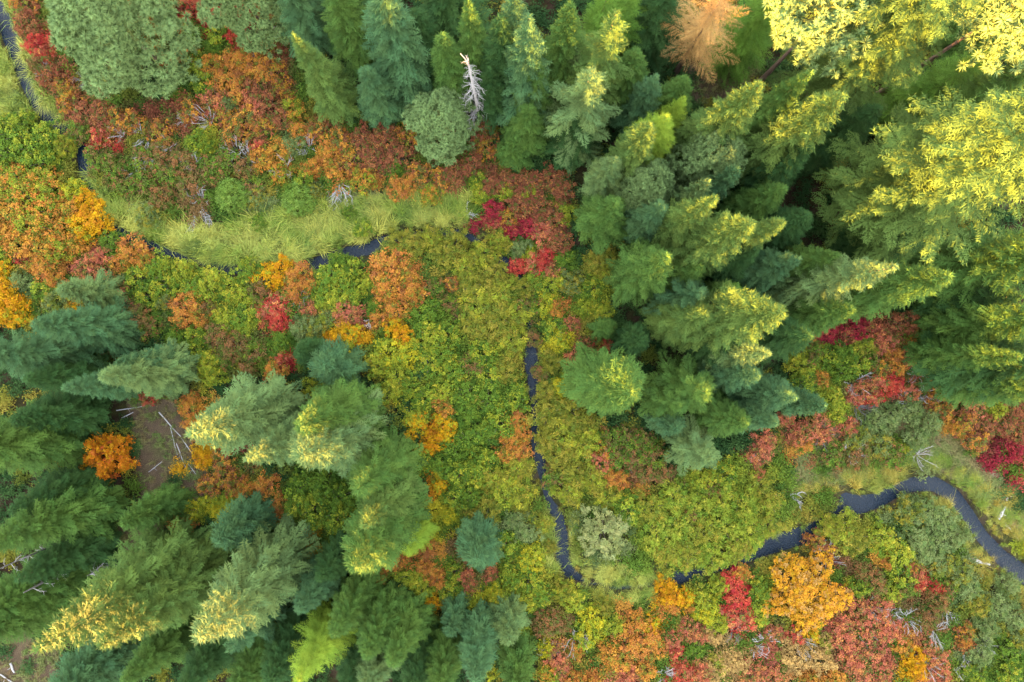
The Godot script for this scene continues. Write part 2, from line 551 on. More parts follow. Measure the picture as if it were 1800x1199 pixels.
		var b0 := Vector3(b.x - nb.x, -0.34, b.y - nb.y)
		var b1 := Vector3(b.x + nb.x, -0.34, b.y + nb.y)
		for t in [[a0, b0, b1], [a0, b1, a1]]:
			for v in t:
				V.append(v); N.append(Vector3.UP); C.append(Color.WHITE)
	var wm := StandardMaterial3D.new()
	wm.resource_name = "water"
	wm.albedo_color = Color(0.035, 0.075, 0.115)
	wm.roughness = 0.12
	wm.metallic_specular = 0.28
	wm.cull_mode = BaseMaterial3D.CULL_DISABLED
	var rn := NoiseTexture2D.new()
	rn.width = 512; rn.height = 512; rn.seamless = true; rn.as_normal_map = true; rn.bump_strength = 6.0
	var rz := FastNoiseLite.new()
	rz.seed = 5; rz.frequency = 0.02; rz.fractal_octaves = 4
	rn.noise = rz
	wm.normal_enabled = true
	wm.normal_texture = rn
	wm.normal_scale = 1.6
	wm.uv1_triplanar = true; wm.uv1_world_triplanar = true
	wm.uv1_scale = Vector3(0.4, 0.4, 0.4)
	structure("creek_water", finish(), wm)

	# the ridge beside the valley that keeps the low sun off all but the tree tops
	var away := Vector2(to_sun.x, to_sun.z).normalized()
	var along := Vector2(-away.y, away.x)
	var slope := to_sun.y / Vector2(to_sun.x, to_sun.z).length()
	var dist := 320.0
	var top := dist * slope + 14.3
	var hv := PackedVector3Array()
	var hc := PackedColorArray()
	var hi := PackedInt32Array()
	var HN := 61
	for j in 13:
		for i in HN:
			var u := (i - 30) * 14.0
			var w := (j - 6) / 6.0
			var y: float = top * (0.5 + 0.5 * cos(PI * w)) * (1.0 - pow(absf(u) / 420.0, 8.0))
			y += (noise.get_noise_2d(u * 0.6, 99.0) * 1.2 + 0.10 * clampf(u, 0.0, 90.0)) * (0.5 + 0.5 * cos(PI * w))
			var q := away * (dist + w * 190.0) + along * u
			hv.append(Vector3(q.x, y - 0.5, q.y))
			hc.append(lin(90, 100, 60, 0.5))
	for j in 12:
		for i in HN - 1:
			var a := j * HN + i
			for k in [a, a + HN, a + 1, a + 1, a + HN, a + HN + 1]: hi.append(k)
	st = SurfaceTool.new()
	arr[Mesh.ARRAY_VERTEX] = hv
	arr[Mesh.ARRAY_COLOR] = hc
	arr[Mesh.ARRAY_INDEX] = hi
	st.create_from_arrays(arr)
	st.generate_normals()
	structure("hill", st.commit(), gm)

# ------------------------------------------------------------------ conifers
# kind, tip pixel x, y, height, crown radius, tint, label (empty: written from its landmark)
const TREES := [
	["pine", 112, -28, 16, 5.2, "pine_needle", "big round-crowned green pine standing beside the upper creek"],
	["pine", 372, -72, 14, 3.6, "pine_needle", "green pine cut off by the top border above rust-red bushes"],
	["fir", 515, 62, 18.2, 2.9, "fir_olive", "slim olive-green fir with yellow-lit tip, left edge of the upper stand"],
	["fir", 668, -8, 18.5, 4.4, "fir_blue", "broad blue-green fir with layered branches at the top"],
	["fir", 578, -35, 17, 3.6, "fir_mid", "bright green fir between the slim olive fir and the broad blue-green one"],
	["fir", 480, -70, 16, 3.6, "fir_blue", ""], ["fir", 770, -70, 17, 4.2, "fir_deep", ""],
	["slim", 778, 62, 16.2, 2.7, "fir_mid", "slim fir with pinkish tip just left of the grey snag"],
	["fir", 822, -2, 19.5, 2.9, "fir_mid", ""], ["slim", 880, 32, 18, 2.9, "fir_deep", ""],
	["pine", 766, 190, 9.5, 3.1, "pine_needle", "low rounded pine below the grey snag, above rust bushes"],
	["fir", 930, 28, 22.5, 3.5, "fir_blue", "tall blue-grey fir with pale sunlit tip right of the snag"],
	["young", 905, 246, 7, 2.1, "fir_mid", "small green fir among red bushes below the tall pale-tipped fir"],
	["open", 1040, 125, 19, 4.4, "fir_pale", "pale fir with wide fan branches and yellow-lit tip"],
	["open", 1085, 18, 22, 3.8, "fir_olive", "fir with a broad yellow-lit top above the fan-branched fir"],
	["fir", 1002, 8, 20, 3.0, "fir_mid", ""], ["fir", 905, -18, 20.5, 3.1, "fir_blue", ""], ["young", 1013, 88, 13, 1.7, "fir_pale", ""],
	["larch", 1072, -25, 17, 2.8, "larch_green", ""], ["larch", 1118, -45, 17, 3.0, "larch_green", ""],
	["fir", 1178, -50, 15, 4.6, "fir_deep", "dark blue-green fir in deep shade left of the rusty larch"],
	["bare_larch", 1300, -55, 21, 3.6, "larch_rust", "rusty orange larch with thin needles at the top border"],
	["larch", 1385, -35, 16.5, 3.6, "larch_green", "feathery bright green larch right of the rusty larch"],
	["fir", 1155, 132, 13.5, 2.7, "fir_blue", ""], ["fir", 1205, 138, 12.5, 2.7, "fir_mid", ""], ["larch", 1203, 172, 12.5, 1.9, "larch_lime", ""],
	["larch", 1172, 205, 15, 3.0, "larch_lime", "lime green larch leaning against a sunlit fir"], ["fir", 1143, 221, 18.5, 2.9, "fir_olive", ""],
	["fir", 1082, 280, 13.5, 2.5, "fir_pale", ""], ["fir", 1082, 355, 14, 3.1, "fir_mid", ""], ["pine", 1150, 312, 12, 2.7, "pine_needle", ""],
	["fir", 1165, 363, 14, 2.9, "fir_blue", ""], ["pine", 1272, 252, 12.5, 3.1, "pine_needle", ""],
	["fir", 1335, 150, 21.5, 3.3, "fir_olive", "fir with sunlit yellow shoulder at the foot of the bare pine trunk"],
	["fir", 1482, 168, 22.5, 4.2, "fir_olive", "broad olive fir with sand-coloured lit tip"], ["fir", 1425, 128, 20, 3.1, "fir_mid", ""],
	["young", 1295, 300, 14, 2.0, "fir_blue", ""], ["young", 1243, 322, 14, 1.9, "fir_pale", ""],
	["fir", 1258, 348, 22, 2.9, "fir_olive", ""], ["fir", 1318, 394, 22.5, 3.5, "fir_olive", ""], ["fir", 1378, 390, 20, 2.7, "fir_olive", ""],
	["tall_pine", 1485, -12, 21, 3.8, "pine_needle", "sunlit yellow pine on a long bare brown trunk"],
	["giant", 1680, -62, 26, 6.2, "fir_olive", "great sunlit tree filling the top right, right of the bare trunk"],
	["larch", 1745, 94, 17, 3.8, "larch_green", "feathery green larch below the great top-right tree"],
	["tall_pine", 1860, -45, 25, 4.0, "pine_needle", "dark bare trunk in shade at the top right corner"],
	["fir", 1905, -60, 17, 4.2, "fir_mid", ""], ["fir", 1835, 108, 21, 4.2, "fir_mid", ""],
	["giant", 1880, 222, 31, 7.4, "fir_olive", "huge sunlit yellow-green tree reaching over the right border"],
	["fir", 1885, 440, 19, 5.0, "fir_mid", "big shaded green tree under the huge sunlit one"], ["fir", 1640, 400, 14, 3.6, "fir_deep", ""],
	["fir", 1578, 469, 23.5, 3.4, "fir_pale", "fir with yellow sunlit tip pointing right, above red bushes"],
	["slim", 1672, 487, 19, 3.3, "fir_mid", "long pale-tipped fir lying along the red bushes' upper edge"],
	["fir", 1475, 448, 16, 2.7, "fir_mid", ""], ["fir", 1405, 455, 15, 2.9, "fir_blue", ""],
	["fir", 1373, 549, 25, 3.8, "fir_olive", "fir with the brightest yellow tip right of mid-picture"], ["fir", 1352, 622, 18.5, 2.5, "fir_pale", ""],
	["fir", 1172, 452, 18.5, 3.5, "fir_mid", "oval fir with a sandy tip, left edge of the right stand"],
	["open", 1232, 515, 14.5, 3.2, "fir_blue", ""], ["fir", 1242, 557, 16, 3.3, "fir_olive", ""], ["larch", 1305, 520, 13, 2.6, "larch_green", ""],
	["young", 1268, 535, 13, 2.0, "fir_pale", ""], ["young", 1128, 598, 8, 2.2, "fir_deep", ""], ["young", 1068, 578, 5, 1.6, "fir_mid", ""],
	["fir", 1108, 690, 22.5, 4.0, "fir_mid", "round fir seen from above with a sunlit yellow centre"],
	["open", 1242, 690, 14.5, 3.8, "fir_mid", "bright green fan-branched fir right of the round sunlit-centred fir"], ["open", 1195, 712, 12, 2.6, "fir_mid", ""],
	["fir", 1332, 660, 14.5, 2.6, "fir_blue", ""], ["young", 1192, 752, 9, 2.0, "fir_blue", ""], ["open", 1255, 808, 11.5, 3.0, "fir_pale", "pale blue-green fir at the lower end of the right stand"],
	["fir", 1312, 745, 13, 2.7, "fir_mid", ""], ["fir", 1368, 745, 13, 2.4, "fir_blue", ""], ["fir", 1400, 700, 14.5, 3.0, "fir_blue", ""],
	["young", 1450, 716, 12, 2.1, "fir_blue", ""], ["fir", 1425, 590, 15, 3.4, "fir_deep", ""], ["fir", 1330, 440, 14, 3.0, "fir_deep", ""],
	["fir", 1420, 380, 13, 3.2, "fir_deep", ""], ["fir", 1545, 190, 14, 3.4, "fir_deep", ""], ["fir", 1380, 330, 14, 3.2, "fir_mid", ""],
	["fir", 1420, 260, 15, 3.0, "fir_deep", ""], ["fir", 1230, 470, 13, 2.8, "fir_mid", ""], ["fir", 1300, 600, 14, 3.0, "fir_deep", ""],
	["fir", 1500, 545, 16, 2.8, "fir_mid", ""], ["fir", 1710, 330, 14, 3.4, "fir_deep", ""], ["fir", 1800, 520, 14, 3.4, "fir_deep", ""],
	["fir", 1905, 563, 20, 3.6, "fir_mid", ""], ["slim", 1795, 628, 16, 2.2, "fir_mid", ""], ["fir", 1905, 650, 19, 4.6, "fir_deep", "dark large fir at the right border below its paler twin"], ["slim", 1860, 692, 16, 2.4, "fir_mid", ""],
	["fir", 945, 108, 15, 3.0, "fir_mid", ""], ["fir", 860, 120, 12, 2.8, "fir_deep", ""], ["fir", 730, 20, 14, 3.4, "fir_deep", ""], ["fir", 640, 120, 12, 3.0, "fir_blue", ""],
	["fir", 1020, 200, 11, 3.2, "fir_deep", ""], ["fir", 1120, 90, 13, 3.0, "fir_mid", ""], ["fir", 930, 190, 11, 3.0, "fir_mid", ""], ["fir", 560, -90, 18, 3.6, "fir_deep", ""],
	["fir", 60, 570, 14.5, 3.1, "fir_blue", "blue-green fir pointing left below the golden tree"], ["young", 108, 508, 9, 2.4, "fir_pale", ""],
	["fir", -60, 625, 17, 3.7, "fir_blue", ""], ["slim", 45, 668, 12.5, 2.5, "fir_deep", ""],
	["fir", 175, 662, 15.2, 3.3, "fir_pale", "pale fir above the brown clearing pointing left"], ["young", 205, 640, 12.5, 2.1, "fir_blue", ""], ["slim", 112, 682, 13.5, 2.0, "fir_blue", ""],
	["fir", -150, 815, 20, 4.4, "fir_mid", "broad grey-green tree on the left border beside the clearing"],
	["fir", 335, 763, 21.2, 4.8, "fir_pale", "broad fir with pale lit tip right of the brown clearing"],
	["fir", 528, 802, 20.7, 4.5, "fir_pale", "broad fir with bright lit tip, right one of the lit pair"], ["fir", 526, 752, 20, 4.2, "fir_mid", ""],
	["fir", 432, 808, 19.2, 3.1, "fir_pale", ""],
	["fir", 622, 997, 20.2, 4.2, "fir_mid", "fir whose lowest of three lit tips points down"], ["fir", 628, 862, 18.7, 3.7, "fir_mid", ""], ["fir", 638, 926, 18.7, 3.5, "fir_olive", ""],
	["young", 568, 645, 8.5, 3.1, "fir_blue", "squat blue-green fir left of the yellow bushes"], ["young", 525, 620, 6, 1.9, "fir_deep", ""],
	["fir", -30, 962, 17, 4.2, "fir_mid", ""], ["young", 215, 922, 10.5, 2.4, "fir_mid", "small fir below the brown clearing pointing left"], ["young", 382, 953, 10.5, 3.0, "fir_blue", "small blue-green fir right of the clearing's rust bushes"],
	["fir", 66, 1142, 24, 5.3, "fir_olive", "tallest fir with long golden tip at the lower left"], ["fir", 175, 1138, 21.5, 3.7, "fir_olive", ""],
	["fir", 343, 1127, 22, 4.8, "fir_pale", "grey-green fir with sandy lit tip, second from lower left"], ["open", 400, 1147, 13.5, 3.1, "fir_blue", ""],
	["fir", -40, 1085, 15, 3.8, "fir_mid", ""], ["fir", -70, 1135, 16, 4.0, "fir_mid", ""], ["fir", 30, 1020, 13, 3.2, "fir_deep", ""], ["fir", 88, 1235, 13.5, 4.2, "fir_blue", ""], ["fir", 215, 1200, 13, 3.2, "fir_mid", ""],
	["fir", 310, 1220, 13, 3.4, "fir_deep", ""], ["slim", 523, 1074, 11.5, 2.4, "fir_blue", ""], ["fir", 585, 1118, 14, 2.8, "fir_mid", ""],
	["larch", 522, 1198, 15, 3.2, "larch_lime", "neon yellow-green larch at the bottom border"], ["fir", 643, 1152, 13.5, 3.0, "fir_mid", ""], ["fir", 688, 1168, 13.5, 3.2, "fir_mid", ""],
	["young", 790, 1116, 8, 1.8, "fir_blue", "tiny pointed blue fir near the bottom"], ["slim", 834, 1198, 13.5, 2.7, "fir_blue", ""], ["young", 895, 1130, 9, 2.2, "fir_pale", ""], ["young", 908, 1216, 9, 2.6, "fir_mid", ""],
	["fir", 640, 1222, 13, 2.8, "fir_pale", ""], ["fir", 768, 1232, 13.5, 2.7, "fir_mid", ""], ["fir", 600, 1235, 12, 2.8, "fir_deep", ""], ["fir", 470, 1200, 12, 3.2, "fir_deep", ""], ["fir", 720, 1225, 12, 2.8, "fir_deep", ""],
	["larch", 714, 967, 8.5, 2.3, "larch_lime", "small lime green larch beside the three-tipped fir"], ["young", 838, 985, 8.5, 3.0, "fir_blue", "round blue fir standing alone below mid-picture"],
	["fir", 20, 900, 12, 3.4, "fir_deep", ""], ["fir", 400, 1230, 12, 3.2, "fir_mid", ""], ["fir", 20, 740, 12, 3.2, "fir_deep", ""], ["fir", 560, 1020, 10, 2.4, "fir_deep", ""],
]
const TINT_WORDS := {"fir_deep": "dark green", "fir_mid": "mid green", "fir_blue": "blue-green", "fir_pale": "pale green", "fir_olive": "olive green", "pine_needle": "rounded green", "larch_lime": "lime green", "larch_green": "feathery green", "larch_rust": "rusty"}
var tree_spots := []

func conifers() -> void:
	var bark := lin(118, 98, 84, 0.55)
	var proto := {}
	proto["fir"] = []
	for i in 3:
		proto["fir"].append([20.0, 3.6, fir_crown(20.0, 3.6, 0.06, [0.52, 0.6, 0.66][i], [10, 9, 8][i], [0.27, 0.31, 0.34][i], [0.66, 0.74, 0.82][i], 0.054, 0.17, [0.5, 0.7, 0.4][i], 0.18)])
	proto["slim"] = [[18.0, 2.6, fir_crown(18.0, 2.6, 0.05, 0.5, 9, 0.3, 0.62, 0.05, 0.16, 0.6, 0.16)]]
	proto["open"] = [[17.0, 4.0, fir_crown(17.0, 4.0, 0.06, 0.92, 6, 0.4, 0.8, 0.052, 0.17, 0.35, 0.36)]]
	proto["young"] = [[9.0, 2.6, fir_crown(9.0, 2.6, 0.03, 0.42, 9, 0.3, 0.62, 0.05, 0.16, 0.5, 0.18)]]
	proto["giant"] = [[29.0, 7.0, giant_crown(29.0, 7.0, 0.2)]]
	proto["larch"] = [[16.0, 3.2, fir_crown(16.0, 3.2, 0.06, 0.5, 8, 0.34, 0.72, 0.028, 0.17, 0.25, 0.3)]]
	proto["bare_larch"] = [[21.0, 3.6, fir_crown(21.0, 3.6, 0.25, 0.8, 7, 0.34, 0.6, 0.018, 0.19, 0.3, 0.45)]]
	proto["pine"] = [[18.0, 5.0, pine_crown(18.0, 5.0, 0.08, 1300, 0.5, 64)]]
	proto["tall_pine"] = [[21.0, 3.8, pine_crown(21.0, 3.8, 0.72, 420, 0.5, 64)]]
	var trunks := {}
	for k in proto:
		var hh: float = proto[k][0][0]
		trunks[k] = trunk_mesh(hh, hh * 0.0125 + (0.1 if k == "tall_pine" else 0.03), bark)
	var n := 0
	for t in TREES:
		var h: float = t[3]
		var p := Vector2(t[1] - 900.0, t[2] - 600.0) / FOC * (CAM_H - h)
		var set_: Array = proto[t[0]]
		var pr: Array = set_[n % set_.size()]
		n += 1
		var kind: String = {"pine": "pine_tree", "tall_pine": "pine_tree", "larch": "larch_tree", "bare_larch": "larch_tree", "giant": "conifer_tree"}.get(t[0], "fir_tree")
		var o := thing(kind, kind.get_slice("_", 0) if kind != "conifer_tree" else "conifer", t[6], Vector3(p.x, ground_y(p.x, p.y), p.y), "conifers of the creek forest")
		o.rotation.y = rng.randf() * TAU
		var s: float = t[4] / pr[1]
		o.scale = Vector3(s, h / pr[0], s)
		part("trunk", trunks[t[0]], M["bark"], o)
		part("crown", pr[2], M[t[5]], o)
		tree_spots.append(Vector3(p.x, p.y, t[4]))
		if t[6] == "":
			var size := "tall " if h > 15.5 else ("small " if h < 10.5 else "")
			var q := Vector2(p.x, p.y) / (CAM_H - h * 0.75) * FOC + Vector2(900, 600)
			later(o, size + TINT_WORDS[t[5]] + " " + kind.get_slice("_", 0), q.x, q.y)

# ------------------------------------------------------------------ autumn bushes
const K := 0.36
var fam := {}
const FAMILY_WORDS := {"red": "scarlet", "crimson": "crimson", "rust": "rust-red", "salmon": "salmon-pink", "orange": "orange", "gold": "golden", "amber": "orange-green", "yellow": "yellow", "lime": "yellow-green", "olive": "olive", "green": "green", "deep": "dark green", "sage": "grey-green", "willow": "leaf-green", "brown": "brownish", "tan": "tan"}
# pixel x, y, radius in threes
const BUSHES := {
	"red": [70,85,18, 86,102,14, 340,20,20, 375,30,18, 420,68,18, 446,25,16, 462,265,14, 180,245,17, 45,455,12, 470,545,17, 492,540,21, 496,566,18, 268,697,14, 500,632,13, 910,470,15, 940,465,20, 956,458,18, 1065,605,10, 1545,665,20, 1562,676,18, 1530,696,16, 1690,680,14, 1292,1046,22, 1290,1076,23, 1311,1086,17, 1185,1140,12, 1395,1115,16, 1640,1030,12, 1200,1180,18, 1606,1020,12, 1282,1020,20],
	"crimson": [870,376,18, 866,394,14, 932,402,20, 1450,580,18, 1480,590,17, 1502,580,16, 1516,575,12, 1790,800,18, 1770,786,17, 900,410,14],
	"rust": [490,135,20, 500,160,18, 50,10,20, 55,40,20, 60,65,16, 100,140,20, 120,158,18, 250,15,20, 280,5,20, 310,10,20, 345,200,20, 400,205,22, 440,215,24, 470,230,20, 420,240,22, 130,185,20, 152,208,22, 186,210,22, 215,215,20, 240,220,20, 290,236,20, 395,805,20, 372,850,20, 400,836,20, 420,852,18, 895,390,18, 915,365,22, 945,370,22, 970,386,20, 985,430,20, 795,502,14, 1025,612,14, 1430,570,20, 1416,588,16, 1560,570,20, 1590,566,18, 1620,576,18, 1610,600,18, 1540,650,18, 1636,662,18, 1660,656,20, 1682,650,16, 1700,670,18, 1640,686,18, 1720,676,16, 1650,720,16, 1630,710,16, 1680,740,20, 1720,750,20, 1700,772,20, 1750,746,20, 1770,720,20, 1790,740,20, 1780,770,20, 1430,950,16, 1446,966,16, 1690,1110,16, 600,250,22, 640,250,22, 680,245,22, 620,290,22, 720,245,22, 660,280,20, 700,280,22, 740,310,20, 800,310,22, 850,235,22, 855,265,20, 830,295,20, 930,330,22, 970,320,22, 990,340,18, 890,325,20, 560,235,18, 480,190,22, 455,165,20, 500,215,20, 470,35,18, 860,330,18, 780,320,20, 1590,1000,12],
	"salmon": [385,185,22, 455,190,22, 165,470,20, 190,456,18, 180,492,20, 200,510,22, 230,565,14, 545,545,14, 610,545,18, 626,556,14, 1020,630,18, 1031,642,18, 1010,652,16, 1005,570,14, 970,480,16, 952,410,20, 1540,590,18, 1552,606,18, 1600,630,20, 1620,620,18, 1520,680,18, 1500,690,16, 1590,690,16, 1700,720,20, 1375,736,14, 1340,775,20, 1330,800,18, 1400,760,20, 1430,750,20, 1446,762,16, 1490,750,16, 1180,1120,14, 1210,1100,18, 1226,1112,16, 985,1170,16, 975,1150,18, 1230,1175,18, 1320,1180,18, 1350,1186,18, 1600,1000,14, 1480,1050,18, 1500,1060,18, 1540,1060,18, 1470,1096,22, 1475,1120,22, 1520,1090,22, 1550,1100,22, 1490,1150,22, 1502,1172,22, 1522,1140,20, 1620,1130,16, 1640,1150,16, 1640,1180,20, 1545,1170,16, 1542,1192,16, 820,1005,14, 826,1020,12, 860,1005,14, 1055,810,18, 1110,1182,20, 1360,1110,16, 1330,832,10],
	"orange": [290,45,20, 315,55,20, 335,105,16, 385,125,22, 410,120,22, 440,110,22, 460,130,24, 400,155,22, 430,165,22, 70,470,16, 92,480,20, 105,492,18, 240,440,22, 265,460,18, 225,460,20, 330,545,24, 345,525,18, 360,556,18, 345,720,22, 350,745,18, 340,700,14, 440,860,18, 475,850,20, 490,880,14, 310,915,14, 335,920,12, 530,485,20, 520,510,18, 542,500,16, 680,470,26, 700,460,22, 690,500,26, 720,510,20, 735,520,20, 676,522,20, 700,545,20, 715,485,20, 670,560,16, 770,702,12, 782,716,16, 905,740,18, 915,756,18, 900,776,20, 915,790,18, 890,796,16, 690,986,16, 706,976,14, 668,1006,12, 760,1000,14, 772,1016,14, 745,990,12, 980,545,14, 1010,700,14, 1060,790,20, 1076,836,16, 1090,842,14, 1126,850,10, 1570,640,18, 1562,625,14, 1440,665,14, 1410,780,14, 1670,750,14, 1110,1090,20, 1130,1110,22, 1100,1120,22, 1120,1140,24, 1150,1130,20, 1090,1150,22, 1130,1166,20, 1010,1140,14, 1005,1190,14, 1030,1195,16, 1180,1060,14, 1210,1066,10, 1550,986,10, 1580,1130,16, 1460,1190,20, 1430,1195,18, 1690,1124,10, 580,265,20, 590,300,18, 700,335,18, 725,325,16, 550,300,16, 530,240,18, 490,650,18, 1300,1008,16],
	"gold": [175,390,26, 160,360,20, 150,402,22, 10,480,22, 15,510,24, 30,540,26, 46,560,20, 5,546,24, 150,530,16, 470,490,20, 500,480,22, 690,575,16, 590,600,16, 620,590,18, 710,590,18, 735,740,18, 725,760,12, 782,742,18, 770,776,18, 790,765,16, 750,786,12, 770,830,12, 776,850,14, 535,960,14, 550,970,14, 765,1055,14, 1165,1025,14, 1180,1045,18, 1206,1045,14, 1140,1095,16, 1420,1110,14, 1600,1150,18, 1602,1172,16, 160,830,14, 365,805,16],
	"amber": [15,310,24, 40,330,26, 75,325,24, 100,330,24, 60,360,28, 95,376,28, 30,385,28, 70,402,28, 110,410,28, 20,420,22, 46,430,26, 125,375,22, 85,440,26, 120,440,24, 142,430,20, 470,285,22, 500,270,20, 520,200,20, 500,310,18, 640,320,20, 760,345,18, 1070,1140,20, 960,1180,18],
	"yellow": [138,335,18, 345,895,16, 395,902,18, 690,620,24, 720,620,22, 930,990,20, 935,972,18, 860,1175,14, 985,600,18, 985,680,16, 1240,1070,20, 1030,1110,22, 960,1140,14, 790,905,12, 610,612,16, 955,535,18, 1425,1085,14, 1800,965,12, 1040,1080,20, 375,880,14, 870,1040,14],
	"lime": [360,245,16, 372,265,14, 255,490,24, 290,475,24, 300,500,24, 330,480,20, 350,510,24, 380,500,24, 410,510,22, 270,520,22, 445,480,22, 430,520,20, 446,542,22, 400,560,20, 430,570,22, 375,640,20, 380,660,18, 165,645,22, 182,656,20, 155,670,18, 590,490,28, 600,520,24, 575,520,22, 620,510,22, 640,500,16, 670,640,22, 700,660,22, 740,600,22, 760,590,24, 790,590,22, 780,620,24, 760,640,24, 800,650,24, 850,620,24, 720,680,20, 690,690,20, 860,660,24, 780,690,22, 730,730,20, 740,810,22, 840,830,22, 885,860,26, 555,680,18, 572,690,18, 540,985,18, 720,1010,20, 745,1030,20, 790,1030,20, 800,1000,16, 900,1010,22, 880,1045,18, 930,450,12, 940,500,20, 970,500,20, 1040,510,20, 1030,540,16, 975,580,22, 1060,550,16, 1000,665,16, 1040,770,22, 1230,840,20, 1270,830,22, 1400,640,22, 1398,618,18, 1460,700,18, 1466,722,18, 1740,720,16, 1580,786,11, 930,1015,22, 950,1040,22, 920,1055,20, 1010,1052,20, 1230,1050,18, 1330,1030,20, 1330,1070,22, 1260,1024,16, 1540,940,22, 1570,975,26, 1576,1010,22, 1560,1036,18, 880,1080,18, 910,1110,18, 440,950,16, 100,900,16, 180,918,16, 890,340,16, 845,345,16, 990,380,18, 930,345,16, 1255,1090,18, 1075,1095,18],
	"olive": [120,265,16, 126,250,14, 700,430,22, 730,430,22, 762,424,20, 780,450,24, 800,430,24, 820,470,24, 850,450,24, 830,500,24, 870,480,22, 880,430,18, 840,540,28, 880,520,28, 910,550,26, 860,580,28, 900,600,26, 835,572,24, 880,560,26, 920,510,20, 890,650,22, 870,840,24, 1050,465,20, 1070,455,18, 1060,482,16, 960,690,20, 970,640,18, 965,730,28, 1000,722,28, 990,760,30, 1030,742,22, 962,772,22, 1020,782,26, 982,800,24, 1010,830,26, 1040,840,24, 1000,860,24, 1510,610,20, 1475,930,28, 1500,945,22, 1450,920,18, 950,920,18, 966,960,12, 990,1034,18, 1060,1062,16, 1710,1060,20, 860,890,22, 910,860,26, 910,820,24, 1065,870,22],
	"green": [345,70,18, 392,70,22, 350,120,22, 366,155,20, 386,92,16, 350,262,18, 30,235,26, 65,260,28, 95,245,24, 20,270,24, 80,285,24, 55,216,18, 205,425,18, 90,510,20, 20,446,14, 355,590,18, 350,615,18, 320,595,18, 160,610,22, 110,610,22, 90,620,18, 625,475,18, 600,460,16, 660,545,14, 740,560,22, 760,546,20, 500,600,18, 860,700,24, 820,690,24, 750,700,22, 880,740,26, 850,760,24, 905,700,22, 820,722,22, 780,820,22, 810,830,22, 850,810,24, 800,870,20, 830,870,18, 540,850,28, 576,850,30, 606,870,28, 560,890,28, 530,880,24, 600,902,26, 600,960,20, 990,455,18, 1450,630,20, 1480,620,20, 1470,650,20, 1410,670,20, 1500,640,20, 1100,890,24, 1500,1030,18, 1760,1140,20, 1700,1180,18, 1760,1172,20, 890,950,20, 1220,1135,16, 700,300,14, 840,320,14, 820,770,22, 800,790,20, 460,395,14, 540,320,16, 520,340,14, 640,405,16, 618,378,12],
	"willow": [1140,890,26, 1180,870,26, 1220,880,26, 1260,870,26, 1300,880,26, 1150,930,28, 1190,920,28, 1230,930,28, 1270,920,28, 1310,930,28, 1170,970,26, 1210,970,26, 1250,970,26, 1290,960,26, 1340,920,24, 1350,880,24, 1330,850,22],
	"sage": [50,495,18, 120,522,24, 300,530,16, 560,580,20, 535,575,20, 1000,500,20, 915,436,16, 1590,720,22, 1530,740,22, 1560,730,22, 1620,742,22, 1500,770,22, 1540,780,24, 1600,770,22, 930,930,22, 905,915,18, 1590,900,24, 1620,900,24, 1650,912,24, 1600,940,24, 1640,950,24, 1670,940,20, 1650,990,22, 1680,1000,22, 1620,970,22, 1690,1030,22, 1710,1140,22, 1720,1100,20, 1740,1060,22, 1780,1080,22, 1760,1022,18, 1790,1120,20, 520,260,18, 560,340,12, 455,350,18, 270,380,22, 410,190,14],
	"brown": [80,120,18, 150,236,20, 180,285,22, 210,300,22, 260,285,22, 290,270,20, 330,290,22, 300,310,22, 380,300,22, 410,290,24, 440,300,20, 340,330,22, 260,326,22, 230,330,20, 290,350,20, 450,330,20, 370,545,14, 255,560,22, 270,580,20, 390,590,22, 420,610,22, 455,620,20, 440,640,18, 400,630,18, 460,510,20, 765,510,18, 790,535,16, 830,640,20, 815,980,14, 930,540,20, 936,595,14, 950,655,14, 1070,770,22, 1100,770,22, 1130,775,20, 1080,800,22, 1115,800,22, 1150,800,22, 1130,830,20, 1160,830,18, 1250,860,16, 1210,905,14, 960,1090,22, 990,1090,18, 1530,1020,20, 1510,1000,16, 1620,1080,18, 1640,1050,18, 1660,1030,16, 1420,622,20, 1530,640,18, 1500,800,22, 1560,800,22, 1460,800,22, 970,840,18, 190,620,16, 1580,1030,16],
	"tan": [1250,1110,16, 1260,1160,20, 1240,1180,18, 1290,1160,20, 1400,1150,24, 1430,1150,24, 1440,1130,18],
}
var bush_spots := []     # [x, z, r, family]

